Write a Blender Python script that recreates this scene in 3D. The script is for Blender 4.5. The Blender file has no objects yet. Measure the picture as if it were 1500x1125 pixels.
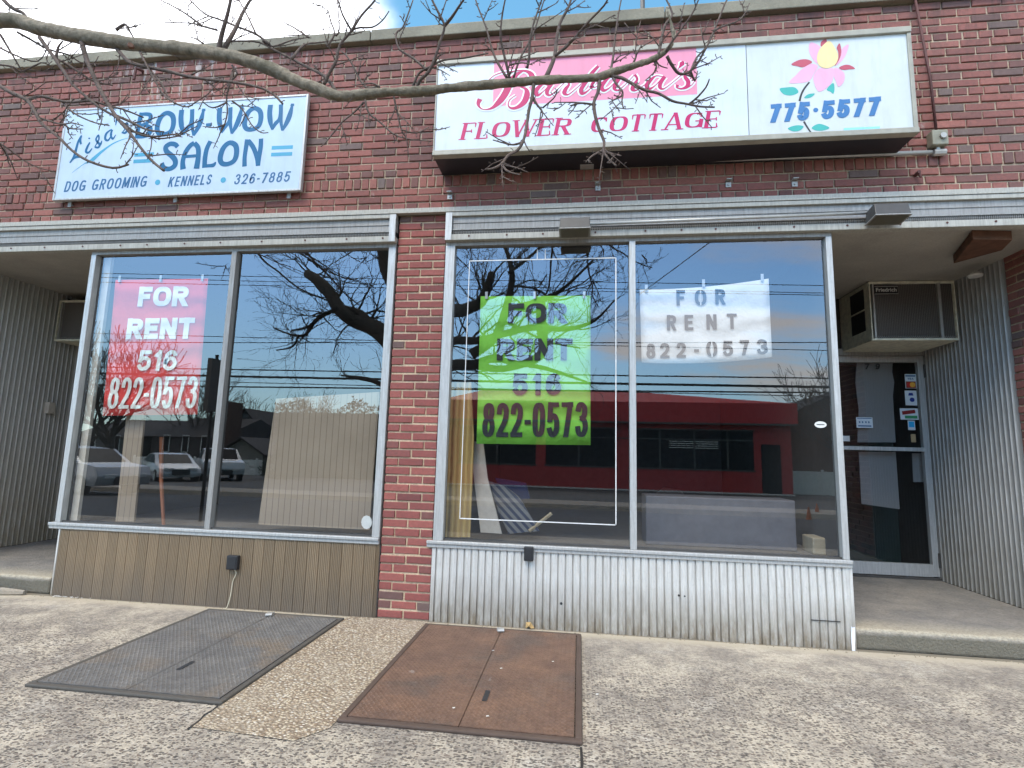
import bpy, math, random
from mathutils import Vector, Matrix
R=math.radians
rnd=random.Random(7)
sc=bpy.context.scene
col=sc.collection
# ------------------------------------------------------------------ camera
CAM=(1.5253,-4.0791,1.265); YAW,PIT,ROL,FPX=.128975,.133282,-.026173,771.57
def _rot():
    ca,sa,cb,sb,cc,s_=math.cos(YAW),math.sin(YAW),math.cos(PIT),math.sin(PIT),math.cos(ROL),math.sin(ROL)
    return Matrix(((ca,-sa,0),(sa,ca,0),(0,0,1)))@Matrix(((1,0,0),(0,cb,-sb),(0,sb,cb)))@Matrix(((cc,0,s_),(0,1,0),(-s_,0,cc)))
RM=_rot()
cd=bpy.data.cameras.new('camera'); cam=bpy.data.objects.new('camera',cd); col.objects.link(cam)
cd.sensor_width=36; cd.lens=36*FPX/1500; cd.clip_end=2000; cd.clip_start=.05
m3=Matrix((RM.col[0],RM.col[2],-RM.col[1])).transposed()
cam.matrix_world=Matrix.Translation(CAM)@m3.to_4x4()
sc.camera=cam
def at(u,v,y=0.0):                      # pixel of the photograph -> point on the vertical plane at depth y
    d=RM@Vector(((u-750)/FPX,1,-(v-562.5)/FPX)); t=(y-CAM[1])/d.y
    return Vector(CAM)+d*t
# ------------------------------------------------------------------ helpers
def tag(o,label=None,cat=None,group=None,kind=None):
    for k,v in (('label',label),('category',cat),('group',group),('kind',kind)):
        if v: o[k]=v
    return o
def empty(name,loc,label,cat,group=None,rz=0):
    o=bpy.data.objects.new(name,None); col.objects.link(o); o.location=loc; o.rotation_euler[2]=rz; o.empty_display_size=.1
    return tag(o,label,cat,group)
class MB:
    def __init__(s): s.v=[]; s.f=[]; s.m=[]
    def add(s,vs,fs,mi=0):
        n=len(s.v); s.v+= [tuple(p) for p in vs]
        for f in fs: s.f.append(tuple(i+n for i in f)); s.m.append(mi)
        return s
    def box(s,a,b,mi=0):
        x0,y0,z0=a; x1,y1,z1=b
        return s.add([(x0,y0,z0),(x1,y0,z0),(x1,y1,z0),(x0,y1,z0),(x0,y0,z1),(x1,y0,z1),(x1,y1,z1),(x0,y1,z1)],
          [(0,3,2,1),(4,5,6,7),(0,1,5,4),(1,2,6,5),(2,3,7,6),(3,0,4,7)],mi)
    def obox(s,M,a,b,mi=0):
        t=MB().box(a,b); return s.add([M@Vector(p) for p in t.v],t.f,mi)
    def tube(s,pts,rs,n=8,mi=0,cap=True):
        pts=[Vector(p) for p in pts]
        if not hasattr(rs,'__len__'): rs=[rs]*len(pts)
        base=len(s.v); t0=(pts[1]-pts[0]).normalized()
        a=t0.orthogonal().normalized()
        for i,p in enumerate(pts):
            t=(pts[min(i+1,len(pts)-1)]-pts[max(i-1,0)]).normalized()
            a=(a-t*a.dot(t)); a=a.normalized() if a.length>1e-6 else t.orthogonal().normalized()
            b=t.cross(a)
            for k in range(n):
                w=2*math.pi*k/n; s.v.append(tuple(p+(a*math.cos(w)+b*math.sin(w))*rs[i]))
        for i in range(len(pts)-1):
            for k in range(n):
                q=base+i*n; s.f.append((q+k,q+(k+1)%n,q+n+(k+1)%n,q+n+k)); s.m.append(mi)
        if cap:
            s.f.append(tuple(base+k for k in reversed(range(n)))); s.m.append(mi)
            q=base+(len(pts)-1)*n; s.f.append(tuple(q+k for k in range(n))); s.m.append(mi)
        return s
    def prism(s,poly,y0,y1,mi=0):        # poly in (x,z), counter-clockwise seen from -y
        n=len(poly); vs=[(p[0],y0,p[1]) for p in poly]+[(p[0],y1,p[1]) for p in poly]
        return s.add(vs,[tuple(range(n)),tuple(reversed(range(n,2*n)))]+[(i,n+i,n+(i+1)%n,(i+1)%n) for i in range(n)],mi)
    def build(s,name,mats,parent=None,smooth=False,bevel=0,loc=None):
        me=bpy.data.meshes.new(name); me.from_pydata(s.v,[],s.f); me.update()
        if not isinstance(mats,(list,tuple)): mats=[mats]
        for m in mats: me.materials.append(m)
        if len(mats)>1:
            for p,mi in zip(me.polygons,s.m): p.material_index=mi
        if smooth:
            for p in me.polygons: p.use_smooth=True
        o=bpy.data.objects.new(name,me); col.objects.link(o)
        if parent: o.parent=parent
        if loc: o.location=loc
        if bevel:
            b=o.modifiers.new('b','BEVEL'); b.width=bevel; b.segments=2; b.limit_method='ANGLE'
        return o
def bx(name,a,b,mat,parent=None,bevel=0): return MB().box(a,b).build(name,mat,parent,bevel=bevel)
# ------------------------------------------------------------------ materials
class Mat:
    def __init__(s,name):
        s.m=bpy.data.materials.new(name); s.m.use_nodes=True; s.nt=s.m.node_tree; s.N=s.nt.nodes; s.L=s.nt.links
        s.p=s.N['Principled BSDF']; s._co=None
    def n(s,t,**k):
        o=s.N.new(t)
        for a,b in k.items():
            if a=='inp':
                for i,v in b.items():
                    if hasattr(v,'is_output'): s.L.new(v,o.inputs[i])
                    else: o.inputs[i].default_value=v
            else: setattr(o,a,b)
        return o
    def co(s):
        if not s._co: s._co=s.n('ShaderNodeNewGeometry').outputs['Position']
        return s._co
    def noise(s,scale,detail=4,rough=.55,stretch=None,off=0):
        v=s.co()
        if stretch or off: v=s.n('ShaderNodeMapping',inp={'Vector':v,'Scale':stretch or (1,1,1),'Location':(off,off*.7,off*.3)}).outputs[0]
        return s.n('ShaderNodeTexNoise',inp={'Vector':v,'Scale':scale,'Detail':detail,'Roughness':rough}).outputs['Fac']
    def vor(s,scale,out='Distance',feature='F1',stretch=None):
        v=s.co()
        if stretch: v=s.n('ShaderNodeMapping',inp={'Vector':v,'Scale':stretch}).outputs[0]
        return s.n('ShaderNodeTexVoronoi',feature=feature,inp={'Vector':v,'Scale':scale}).outputs[out]
    def isl(s): return s.n('ShaderNodeNewGeometry').outputs['Random Per Island']
    def ramp(s,fac,*stops,interp='LINEAR'):
        r=s.n('ShaderNodeValToRGB',inp={'Fac':fac}); cr=r.color_ramp; cr.interpolation=interp
        while len(cr.elements)<len(stops): cr.elements.new(.5)
        for e,(p,c) in zip(cr.elements,stops):
            e.position=p; e.color=(c,c,c,1) if not hasattr(c,'__len__') else (*c,1)
        return r.outputs['Color']
    def mix(s,fac,a,b,mode='MIX'):
        o=s.n('ShaderNodeMix',data_type='RGBA',blend_type=mode)
        for i,v in ((0,fac),(6,a),(7,b)):
            if hasattr(v,'is_output'): s.L.new(v,o.inputs[i])
            else: o.inputs[i].default_value=v if i==0 else (*v,1) if hasattr(v,'__len__') else (v,v,v,1)
        return o.outputs[2]
    def math(s,op,a,b=0,clamp=False):
        o=s.n('ShaderNodeMath',operation=op,use_clamp=clamp)
        for i,v in ((0,a),(1,b)):
            if hasattr(v,'is_output'): s.L.new(v,o.inputs[i])
            else: o.inputs[i].default_value=v
        return o.outputs[0]
    def z(s,a,b,axis=2):                 # 0 at coordinate a .. 1 at coordinate b
        q=s.n('ShaderNodeSeparateXYZ',inp={0:s.co()}).outputs[axis]
        return s.n('ShaderNodeMapRange',clamp=True,inp={0:q,1:a,2:b}).outputs[0]
    def set(s,color=None,rough=None,metal=None,bump=None,bs=.3,bd=.01,spec=None):
        p=s.p
        for k,v in (('Base Color',color),('Roughness',rough),('Metallic',metal),('Specular IOR Level',spec)):
            if v is None: continue
            if hasattr(v,'is_output'): s.L.new(v,p.inputs[k])
            else: p.inputs[k].default_value=(*v,1) if hasattr(v,'__len__') else v
        if bump is not None:
            b=s.n('ShaderNodeBump',inp={'Height':bump,'Strength':bs,'Distance':bd}); s.L.new(b.outputs[0],p.inputs['Normal'])
        return s.m
def plain(name,c,rough=.5,metal=0,var=.12,scale=14,bs=.08,spec=.5):
    M=Mat(name); n=M.noise(scale,5)
    c0=tuple(x*(1-var) for x in c); c1=tuple(min(1,x*(1+var)) for x in c)
    return M.set(M.ramp(n,(.3,c0),(.7,c1)),rough,metal,bump=n,bs=bs,bd=.004,spec=spec)
def paint(name,c,rough=.45):             # sign vinyl and paint
    M=Mat(name); n=M.noise(5,3); c1=tuple(x*.93 for x in c)
    k=M.ramp(n,(.35,c1),(.65,c)); s=M.noise(9,5,.65,stretch=(2.2,1,.3),off=17)
    return M.set(M.mix(M.ramp(s,(.5,0),(.78,.32)),k,tuple(x*.62+.03 for x in c)),rough,spec=.35)
def m_brick(name,dark,cA,cB):
    M=Mat(name); i=M.isl()
    c=M.ramp(i,(0,(cA[0]*.66,cA[1]*.7,cA[2]*.76)),(.16,cA),(.4,cB),(.62,(cB[0]*.8,cB[1]*.76,cB[2]*.8)),(.82,cA),(.94,(.15,.08,.07)),(1,(.17,.125,.11)))
    n=M.noise(38,6,.65); n2=M.noise(2.2,4)
    c=M.mix(M.ramp(n,(.4,0),(.75,.42)),c,(.08,.05,.045))
    c=M.mix(M.ramp(n2,(.45,0),(.8,dark)),c,(.09,.06,.055))
    st=M.noise(9,5,.7,stretch=(2.2,1,.45),off=3)      # lime streaks under the coping
    zone=M.math('MULTIPLY',M.z(4.1,4.75),M.math('MULTIPLY',M.z(-3.1,-2.6,0),M.z(-.5,-1.5,0)))
    c=M.mix(M.math('MULTIPLY',M.ramp(st,(.54,0),(.62,.85)),zone),c,(.5,.45,.42))
    dk=M.math('MULTIPLY',M.ramp(M.noise(7,5,.65,stretch=(1.8,1,.22),off=21),(.48,0),(.7,.75)),M.z(3.9,4.85)); c=M.mix(dk,c,(.07,.05,.045))
    st2=M.noise(6,5,.7,stretch=(1.6,1,.8),off=9)
    c=M.mix(M.ramp(st2,(.66,0),(.76,.45)),c,(.42,.37,.33))
    return M.set(c,.88,bump=M.math('ADD',n,M.math('MULTIPLY',M.noise(160,3),.5)),bs=.5,bd=.006)
def m_mortar(name,c,c2):
    M=Mat(name); n=M.noise(60,5,.7); n2=M.noise(1.6,4,off=5)
    k=M.mix(M.ramp(n2,(.35,0),(.65,1)),c,c2)
    return M.set(M.mix(M.ramp(n,(.3,.5),(.7,0)),k,(.1,.075,.06)),.95,bump=n,bs=.7,bd=.008)
BRICK=m_brick('brick_wall',.45,(.27,.100,.080),(.335,.128,.100))
BRICK_P=m_brick('brick_pier',.1,(.28,.082,.070),(.345,.108,.088))
MORTAR=m_mortar('mortar_weathered',(.42,.33,.25),(.60,.47,.32))
MORTAR_P=m_mortar('mortar_cream',(.74,.57,.38),(.64,.48,.32))
def m_concrete(name,c,c2,scale=1.0,rough=.9):
    M=Mat(name); n=M.noise(3*scale,6,.6); f=M.noise(70,5,.7)
    k=M.mix(M.ramp(n,(.35,0),(.65,1)),c,c2)
    return M.set(M.mix(M.ramp(f,(.3,.45),(.65,0)),k,tuple(x*.45 for x in c)),rough,bump=M.math('ADD',f,M.math('MULTIPLY',n,.8)),bs=.5,bd=.01)
COPING=m_concrete('coping_stone',(.30,.27,.2),(.2,.18,.135))
CONC=m_concrete('step_concrete',(.27,.25,.225),(.36,.31,.24))
STEP=Mat('worn_doorstep'); _n=STEP.noise(4,6,.65); _f=STEP.noise(60,5,.7)
_k=STEP.mix(STEP.ramp(_n,(.35,0),(.65,1)),(.33,.30,.26),(.22,.21,.195)); _e=STEP.math('MULTIPLY',STEP.z(.30,.03,1),STEP.z(.10,.135)); _k=STEP.mix(_e,_k,(.50,.44,.33))
_g=STEP.ramp(STEP.math('ADD',STEP.z(.135,.085),STEP.math('MULTIPLY',STEP.math('SUBTRACT',_n,.5),1.2)),(.3,0),(.7,.85)); _k=STEP.mix(_g,_k,(.15,.135,.095)); _k=STEP.mix(STEP.ramp(_f,(.3,.5),(.6,0)),_k,(.09,.08,.065))
STEP=STEP.set(_k,.9,bump=STEP.math('ADD',_f,STEP.math('MULTIPLY',_n,2)),bs=.8,bd=.014)
CEIL=m_concrete('recess_plaster',(.50,.47,.41),(.38,.35,.31),.8)
def m_alu(name,c,dirt,rough=.38,z0=0,z1=.3,dc=(.13,.10,.07),metal=.55):
    M=Mat(name); s=M.noise(22,5,.6,stretch=(3,3,.25)); f=M.noise(50,4)
    k=M.mix(M.ramp(s,(.3,0),(.75,.7)),c,tuple(x*.55 for x in c))
    g=M.math('MULTIPLY',M.math('SUBTRACT',1,M.z(z0,z1)),dirt)
    g=M.math('MULTIPLY',g,M.ramp(M.noise(14,5,.7,stretch=(2,2,.5),off=2),(.25,.35),(.7,1.3)),clamp=True)
    k=M.mix(g,k,dc)
    k=M.mix(M.ramp(f,(.55,0),(.8,.3)),k,tuple(x*.5 for x in c))
    rr=M.ramp(s,(.3,rough),(.7,rough+.25))
    return M.set(k,rr,metal,bump=s,bs=.08,bd=.003)
ALU=m_alu('aluminium_frame',(.56,.56,.54),0,metal=.4)
ALU_CREAM=m_alu('painted_flashing',(.46,.445,.39),0,.55,metal=.1)
ALU_GREY=m_alu('grey_fascia',(.36,.35,.33),0,.5,metal=.3)
ALU_DARK=plain('dark_bronze_frame',(.085,.08,.075),.45,.3)
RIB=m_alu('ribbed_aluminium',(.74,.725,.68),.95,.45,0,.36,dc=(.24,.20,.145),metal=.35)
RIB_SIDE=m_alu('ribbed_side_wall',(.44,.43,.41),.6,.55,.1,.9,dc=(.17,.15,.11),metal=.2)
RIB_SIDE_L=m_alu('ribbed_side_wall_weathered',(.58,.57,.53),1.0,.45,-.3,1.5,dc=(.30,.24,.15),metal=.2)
def m_tan():
    M=Mat('tan_ribbed_cladding'); i=M.isl()
    k=M.ramp(i,(0,(.25,.18,.108)),(.35,(.305,.222,.136)),(.6,(.22,.16,.098)),(1,(.275,.20,.122)))
    s=M.noise(30,5,.6,stretch=(2.5,1,.2)); k=M.mix(M.ramp(s,(.3,0),(.7,.45)),k,(.15,.11,.07))
    g=M.ramp(M.math('ADD',M.z(0,.42),M.math('MULTIPLY',M.math('SUBTRACT',M.noise(6,4,stretch=(1,1,.4)),.5),.5)),(.0,.75),(.75,0))
    k=M.mix(g,k,(.15,.125,.10))
    return M.set(k,.55,.1,bump=s,bs=.1,bd=.003)
TAN=m_tan()
def m_glass(name,k=.42,tint=(.97,.985,.985)):
    M=Mat(name); M.N.remove(M.p); o=M.N['Material Output']
    t=M.n('ShaderNodeBsdfTransparent',inp={0:(*tint,1)})
    wob=M.n('ShaderNodeBump',inp={'Height':M.noise(.9,1),'Strength':.08,'Distance':.004})
    g=M.n('ShaderNodeBsdfAnisotropic',inp={0:(.93,.96,1,1),1:0.0})
    M.L.new(wob.outputs[0],g.inputs['Normal'])
    fc=M.n('ShaderNodeLayerWeight',inp={0:.5}).outputs['Facing']
    f=M.math('ADD',M.math('MULTIPLY',M.math('POWER',fc,5),.8),k+.035,clamp=True)
    x=M.n('ShaderNodeMixShader',inp={0:f}); M.L.new(t.outputs[0],x.inputs[1]); M.L.new(g.outputs[0],x.inputs[2]); M.L.new(x.outputs[0],o.inputs[0])
    return M.m
GLASS=m_glass('plate_glass',.115); GLASS_D=m_glass('door_glass',.06)
BLACK=plain('black_plastic',(.02,.02,.022),.5); SIGNBLACK=plain('sign_cabinet_black',(.018,.018,.022),.45)
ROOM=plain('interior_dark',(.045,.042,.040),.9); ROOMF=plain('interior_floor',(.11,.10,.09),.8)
WHITE=plain('white_enamel',(.72,.72,.68),.5); STEEL=plain('galvanised_steel',(.45,.44,.41),.5,.5)
WOOD=plain('stained_wood',(.13,.058,.032),.7,var=.3); RUSTP=plain('rust_red_pipe',(.085,.028,.024),.7,var=.3,scale=30)
CARD=plain('grey_cardboard',(.16,.15,.14),.95)
# ------------------------------------------------------------------ lettering: pen strokes laid as thin vinyl on a plane y=const
def cat(pts,n=8,closed=False):
    P=[tuple(p) for p in pts]; out=[]; N=len(P); rng=range(N) if closed else range(N-1)
    for i in rng:
        p0=P[(i-1)%N] if closed or i>0 else P[i]; p1=P[i]; p2=P[(i+1)%N]; p3=P[(i+2)%N] if closed or i+2<N else P[(i+1)%N]
        for k in range(n):
            t=k/n; out.append(tuple(.5*((2*b)+(-a+c)*t+(2*a-5*b+4*c-d)*t*t+(-a+3*b-3*c+d)*t**3) for a,b,c,d in zip(p0,p1,p2,p3)))
    if not closed: out.append(P[-1])
    return out
class Ink:
    def __init__(s,y): s.mb=MB(); s.y=y; s.k=0
    def lay(s):
        s.k+=1; return s.y-.00012*(s.k%9)
    def ribbon(s,pts,ws,closed=False,cap=0):
        P=[Vector(p[:2]) for p in pts]; n=len(P)
        if not hasattr(ws,'__len__'): ws=[ws]*n
        y=s.lay(); vs=[]
        for i in range(n):
            a=P[i-1] if (i>0 or closed) else P[i]; b=P[(i+1)%n] if (i<n-1 or closed) else P[i]
            d1=(P[i]-a); d2=(b-P[i])
            if d1.length<1e-9: d1=d2
            if d2.length<1e-9: d2=d1
            d1=d1.normalized(); d2=d2.normalized(); t=(d1+d2)
            t=t.normalized() if t.length>.2 else d1
            nn=Vector((-t.y,t.x)); c=max(.45,nn.dot(Vector((-d1.y,d1.x)))); w=ws[i]/2/c; q=P[i]
            if cap and not closed:
                if i==0: q=q-d2*ws[i]/2*cap
                if i==n-1: q=q+d1*ws[i]/2*cap
            vs+= [(q.x+nn.x*w,y,q.y+nn.y*w),(q.x-nn.x*w,y,q.y-nn.y*w)]
        m=n if closed else n-1
        s.mb.add(vs,[(2*i,2*i+1,(2*i+3)%(2*n),(2*i+2)%(2*n)) for i in range(m)])
    def poly(s,pts):
        y=s.lay(); a=sum(pts[i][0]*pts[(i+1)%len(pts)][1]-pts[(i+1)%len(pts)][0]*pts[i][1] for i in range(len(pts)))
        if a<0: pts=pts[::-1]
        s.mb.add([(p[0],y,p[1]) for p in pts],[tuple(range(len(pts)))])
    def disc(s,c,r,n=20): s.poly([(c[0]+r*math.cos(2*math.pi*i/n),c[1]+r*math.sin(2*math.pi*i/n)) for i in range(n)])
    def build(s,name,mat,parent): return s.mb.build(name,mat,parent)
def ell(cx,cy,rx,ry,a0,a1,n=14,e=1.0):
    o=[]
    for i in range(n+1):
        a=R(a0+(a1-a0)*i/n); c,q=math.cos(a),math.sin(a)
        o.append((cx+rx*math.copysign(abs(c)**e,c),cy+ry*math.copysign(abs(q)**e,q)))
    return o
E8=.78
GL={ # glyph: (width, [ (type, points, thin?) ]) on a unit box; l line, d diagonal with level ends, c curve, o closed
'A':(.8,[('d',[(0,0),(.5,1)],1),('d',[(1,0),(.5,1)]),('h',[(.2,.3),(.8,.3)])]),
'C':(.72,[('c',ell(.52,.5,.52,.5,48,312,20,E8))]),
'D':(.7,[('l',[(0,0),(0,1)]),('c',[(0,1),(.35,1)]+ell(.4,.5,.6,.5,80,-80,14,E8)+[(.35,0),(0,0)])]),
'E':(.6,[('l',[(0,0),(0,1)]),('h',[(0,1),(1,1)],2),('h',[(0,.52),(.85,.52)]),('h',[(0,0),(1,0)],3)]),
'F':(.58,[('l',[(0,0),(0,1)]),('h',[(0,1),(1,1)],2),('h',[(0,.5),(.8,.5)])]),
'G':(.76,[('c',ell(.52,.5,.52,.5,48,318,20,E8)),('l',[(1,.1),(1,.45)]),('h',[(.6,.45),(1,.45)])]),
'I':(.05,[('l',[(0,0),(0,1)])]),
'K':(.66,[('l',[(0,0),(0,1)]),('d',[(0,.3),(.95,1)],1),('d',[(1,0),(.4,.55)])]),
'L':(.56,[('l',[(0,0),(0,1)]),('h',[(0,0),(1,0)],3)]),
'M':(.85,[('l',[(0,0),(0,1)]),('d',[(.5,.1),(.04,1)]),('d',[(.5,.1),(.96,1)]),('l',[(1,0),(1,1)])]),
'N':(.68,[('l',[(0,0),(0,1)],1),('d',[(1,0),(0,1)]),('l',[(1,0),(1,1)],1)]),
'O':(.76,[('o',ell(.5,.5,.5,.5,0,345,23,E8))]),
'R':(.68,[('l',[(0,0),(0,1)]),('c',[(0,1),(.4,1)]+ell(.5,.76,.45,.24,80,-80,10,E8)+[(.4,.52),(0,.52)]),('d',[(1,0),(.45,.52)])]),
'S':(.62,[('c',cat([(.95,.78),(.75,.97),(.4,1),(.06,.85),(.1,.62),(.5,.5),(.92,.36),(.95,.14),(.6,0),(.25,.02),(.02,.22)],4))]),
'T':(.66,[('h',[(0,1),(1,1)],4),('l',[(.5,0),(.5,1)])]),
'V':(.7,[('d',[(.5,0),(0,1)]),('d',[(.5,0),(1,1)],1)]),
'W':(1.05,[('d',[(.25,0),(0,1)]),('d',[(.25,0),(.5,1)],1),('d',[(.75,0),(.5,1)]),('d',[(.75,0),(1,1)],1)]),
'0':(.6,[('o',ell(.5,.5,.5,.5,0,345,23,.72))]),
'1':(.32,[('l',[(1,0),(1,1)]),('d',[(.0,.68),(.9,.92)],1)]),
'2':(.6,[('c',cat([(.02,.72),(.12,.93),(.5,1),(.9,.9),(.97,.68),(.75,.42),(.3,.17),(.04,0)],4)),('h',[(0,0),(1,0)])]),
'3':(.6,[('c',cat([(.04,.8),(.2,.97),(.55,1),(.9,.88),(.85,.63),(.45,.54)],4)),('c',cat([(.45,.54),(.9,.45),(1,.22),(.75,.03),(.4,0),(.12,.07),(0,.25)],4))]),
'5':(.6,[('h',[(.14,1),(.95,1)]),('l',[(.14,1),(.07,.5)]),('c',cat([(.07,.5),(.3,.62),(.7,.62),(.98,.44),(.95,.15),(.6,0),(.25,.02),(0,.2)],4))]),
'6':(.6,[('c',cat([(.93,.82),(.75,.97),(.45,1),(.12,.82),(.02,.45),(.1,.12),(.5,0),(.9,.12),(.98,.35),(.8,.57),(.5,.62),(.15,.5),(.04,.32)],4))]),
'7':(.58,[('h',[(0,1),(1,1)]),('d',[(.3,0),(.95,1)])]),
'8':(.6,[('o',ell(.5,.77,.42,.23,0,345,16,.85)),('o',ell(.5,.27,.5,.27,0,345,18,.85))]),
'9':(.6,[('c',cat([(.07,.18),(.25,.03),(.55,0),(.88,.18),(.98,.55),(.9,.88),(.5,1),(.1,.88),(.02,.65),(.2,.43),(.5,.38),(.85,.5),(.96,.68)],4))]),
'-':(.3,[('h',[(0,.42),(1,.42)])]),'.':(.06,[('h',[(0,.45),(.1,.45)])]),
}
def write(ink,txt,bl,br,tl,pen,gap=.14,space=.45,serif=False,shear=0,thin=.38,stencil=None,adv=None):
    """bl, br: baseline ends (x,z); tl: height of capitals in metres; pen: stroke width / height"""
    H=tl; t=pen*H; x0,z0=bl; x1,z1=br; L=math.hypot(x1-x0,z1-z0); ang=math.atan2(z1-z0,x1-x0)
    gw=[GL[c][0] if c!=' ' else 0 for c in txt]; tot=sum(gw); gaps=sum((space if c==' ' else 0) for c in txt)*H+gap*H*(len([c for c in txt if c!=' '])-1)
    ws=(L-gaps)/(tot*H) if tot else 1
    x=0
    for c in txt:
        if c==' ': x+=space*H; continue
        w,st=GL[c]; W=w*H*ws
        ht=t*.45 if W<t*1.5 else t/2
        def mp(p,vert=True):
            px=x+ht+p[0]*(W-2*ht); pz=t/2+p[1]*(H-t) if vert else p[1]*H
            px+=shear*pz
            return (x0+px*math.cos(ang)-pz*math.sin(ang)*0, z0+pz+px*math.sin(ang))
        th=t*thin if serif else t
        def tick(p,ln,dx=1): # thin serif
            a=mp((p[0]-0,p[1]),False); ink.ribbon([(a[0]-ln/2,a[1]),(a[0]+ln/2,a[1])],th*.8)
        for s in st:
            kind,pts=s[0],s[1]; fl=s[2] if len(s)>2 else 0
            if kind=='l':
                q=[mp(p) for p in pts]; wv=t*(.5 if serif and fl==1 else 1); ink.ribbon(q,wv,cap=wv and t/wv)
                if serif:
                    for p in pts:
                        if p[1] in(0,1) and not(c=='G'): 
                            pz=.0 if p[1]==0 else 1; a=mp((p[0],pz),False); zz=th*.4 if pz==0 else -th*.4
                            ink.ribbon([(a[0]-t*.95,a[1]+zz),(a[0]+t*.95,a[1]+zz)],th*.8)
            elif kind=='h':
                if serif:
                    e=[mp((p[0],p[1]),False) for p in pts]; dz=-th*.5 if pts[0][1]==1 else th*.5 if pts[0][1]==0 else 0
                    e=[(a,b+dz) for a,b in e]; ink.ribbon(e,th,cap=.5)
                    r=e[1]; sg={2:-1,4:-1,3:1}.get(fl,0)
                    if sg: ink.ribbon([(r[0]+t*.15,r[1]),(r[0]+t*.05+sg*.05*t,r[1]+sg*H*.26)],[th*1.5,th*.6])
                    if fl==4: r=e[0]; ink.ribbon([(r[0]-t*.1,r[1]),(r[0]-t*.25,r[1]-H*.26)],[th*1.5,th*.6])
                    if fl==0 and c in 'EF': ink.ribbon([(r[0],r[1]-H*.1),(r[0],r[1]+H*.1)],th)
                else: ink.ribbon([mp(p) for p in pts],t*.92,cap=1 if c!='-' else 1)
            elif kind=='d':
                (ax,az),(bx_,bz)=[mp(p,False) for p in pts]; wv=t*(.42 if serif and fl==1 else 1)
                d=math.hypot(bx_-ax,bz-az); hw=wv/2*d/max(abs(bz-az),1e-6); hw=min(hw,wv*1.1)
                ink.poly([(ax-hw,az),(ax+hw,az),(bx_+hw,bz),(bx_-hw,bz)])
                if serif:
                    for p,(qx,qz) in zip(pts,((ax,az),(bx_,bz))):
                        if (c=='W' and p[1]==1 and p[0]!=.5) or (c in'AR' and p[1]==0):
                            zz=th*.4 if p[1]==0 else -th*.4; ink.ribbon([(qx-t*.95,qz+zz),(qx+t*.95,qz+zz)],th*.8)
            else:
                q=[mp(p) for p in pts]; n=len(q); wl=[]
                for i in range(n):
                    a=q[i-1] if i>0 or kind=='o' else q[i]; b=q[(i+1)%n] if i<n-1 or kind=='o' else q[i]
                    dx,dz=b[0]-a[0],b[1]-a[1]; v=abs(dz)/(math.hypot(dx,dz)+1e-9)
                    wl.append(t*((thin+(1.12-thin)*v**1.3) if serif else (.88+.14*v)))
                ink.ribbon(q,wl,closed=kind=='o',cap=0 if (serif or kind=='o') else .4)
                if serif and c in'CG': a=q[0]; ink.ribbon([(a[0]+t*.2,a[1]+H*.1),(a[0]+t*.02,a[1]-H*.14)],[th,th*1.3])
        if stencil and c in 'O0823569RD':
            a=mp((.5,1),False); b=mp((.5,0),False); k=t*.2; ys=ink.y-.0014
            stencil.mb.add([(a[0]-k,ys,b[1]-.002),(a[0]+k,ys,b[1]-.002),(a[0]+k,ys,a[1]+.002),(a[0]-k,ys,a[1]+.002)],[(0,1,2,3)]) if c in 'O0' else None
            a=mp((0,.5 if c!='R' else .42),False); b=mp((1,.5),False); k=t*.22
            if c in '2560': pass
        x+=W+gap*H
    return ws
def line(ink,txt,pl,pr,hpx,pen,y,**k):    # text placed from pixels of the photo on plane y
    a=at(*pl,y); b=at(*pr,y); top=at(pl[0],pl[1]-hpx,y); write(ink,txt,(a.x,a.z),(b.x,b.z),top.z-a.z,pen,**k)
def traced(ink,pts,off,zf,y,wz=None,extra=0,closed=False,n=6):
    q=[]
    for p in pts:
        a=at(off[0]+p[0]/zf,off[1]+p[1]/zf,y); w=(p[2] if len(p)>2 else wz)+extra; b=at(off[0]+(p[0]+w)/zf,off[1]+p[1]/zf,y)
        q.append((a.x,a.z,b.x-a.x))
    q=cat(q,n,closed); ink.ribbon([(a,b) for a,b,_ in q],[max(c,.0015) for _,_,c in q],closed,cap=0)
def shape(ink,pts,off,zf,y,n=4):
    q=[at(off[0]+p[0]/zf,off[1]+p[1]/zf,y) for p in pts]; ink.poly(cat([(p.x,p.z) for p in q],n,True))
def quad(ink,pts,y): ink.poly([(at(*p,y).x,at(*p,y).z) for p in pts])
def tiny(txt,loc,size,mat,parent,name='lettering',shear=0,rot=(R(90),0,0),off=0,align='LEFT'):
    c=bpy.data.curves.new(name,'FONT'); c.body=txt; c.size=size; c.shear=shear; c.offset=off; c.align_x=align; c.materials.append(mat)
    o=bpy.data.objects.new(name,c); col.objects.link(o); o.location=loc; o.rotation_euler=rot; bpy.context.view_layer.update(); me=bpy.data.meshes.new_from_object(o.evaluated_get(bpy.context.evaluated_depsgraph_get())); o2=bpy.data.objects.new(name,me); col.objects.link(o2); o2.location=loc; o2.rotation_euler=rot; o2.parent=parent; bpy.data.objects.remove(o); return o2
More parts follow.
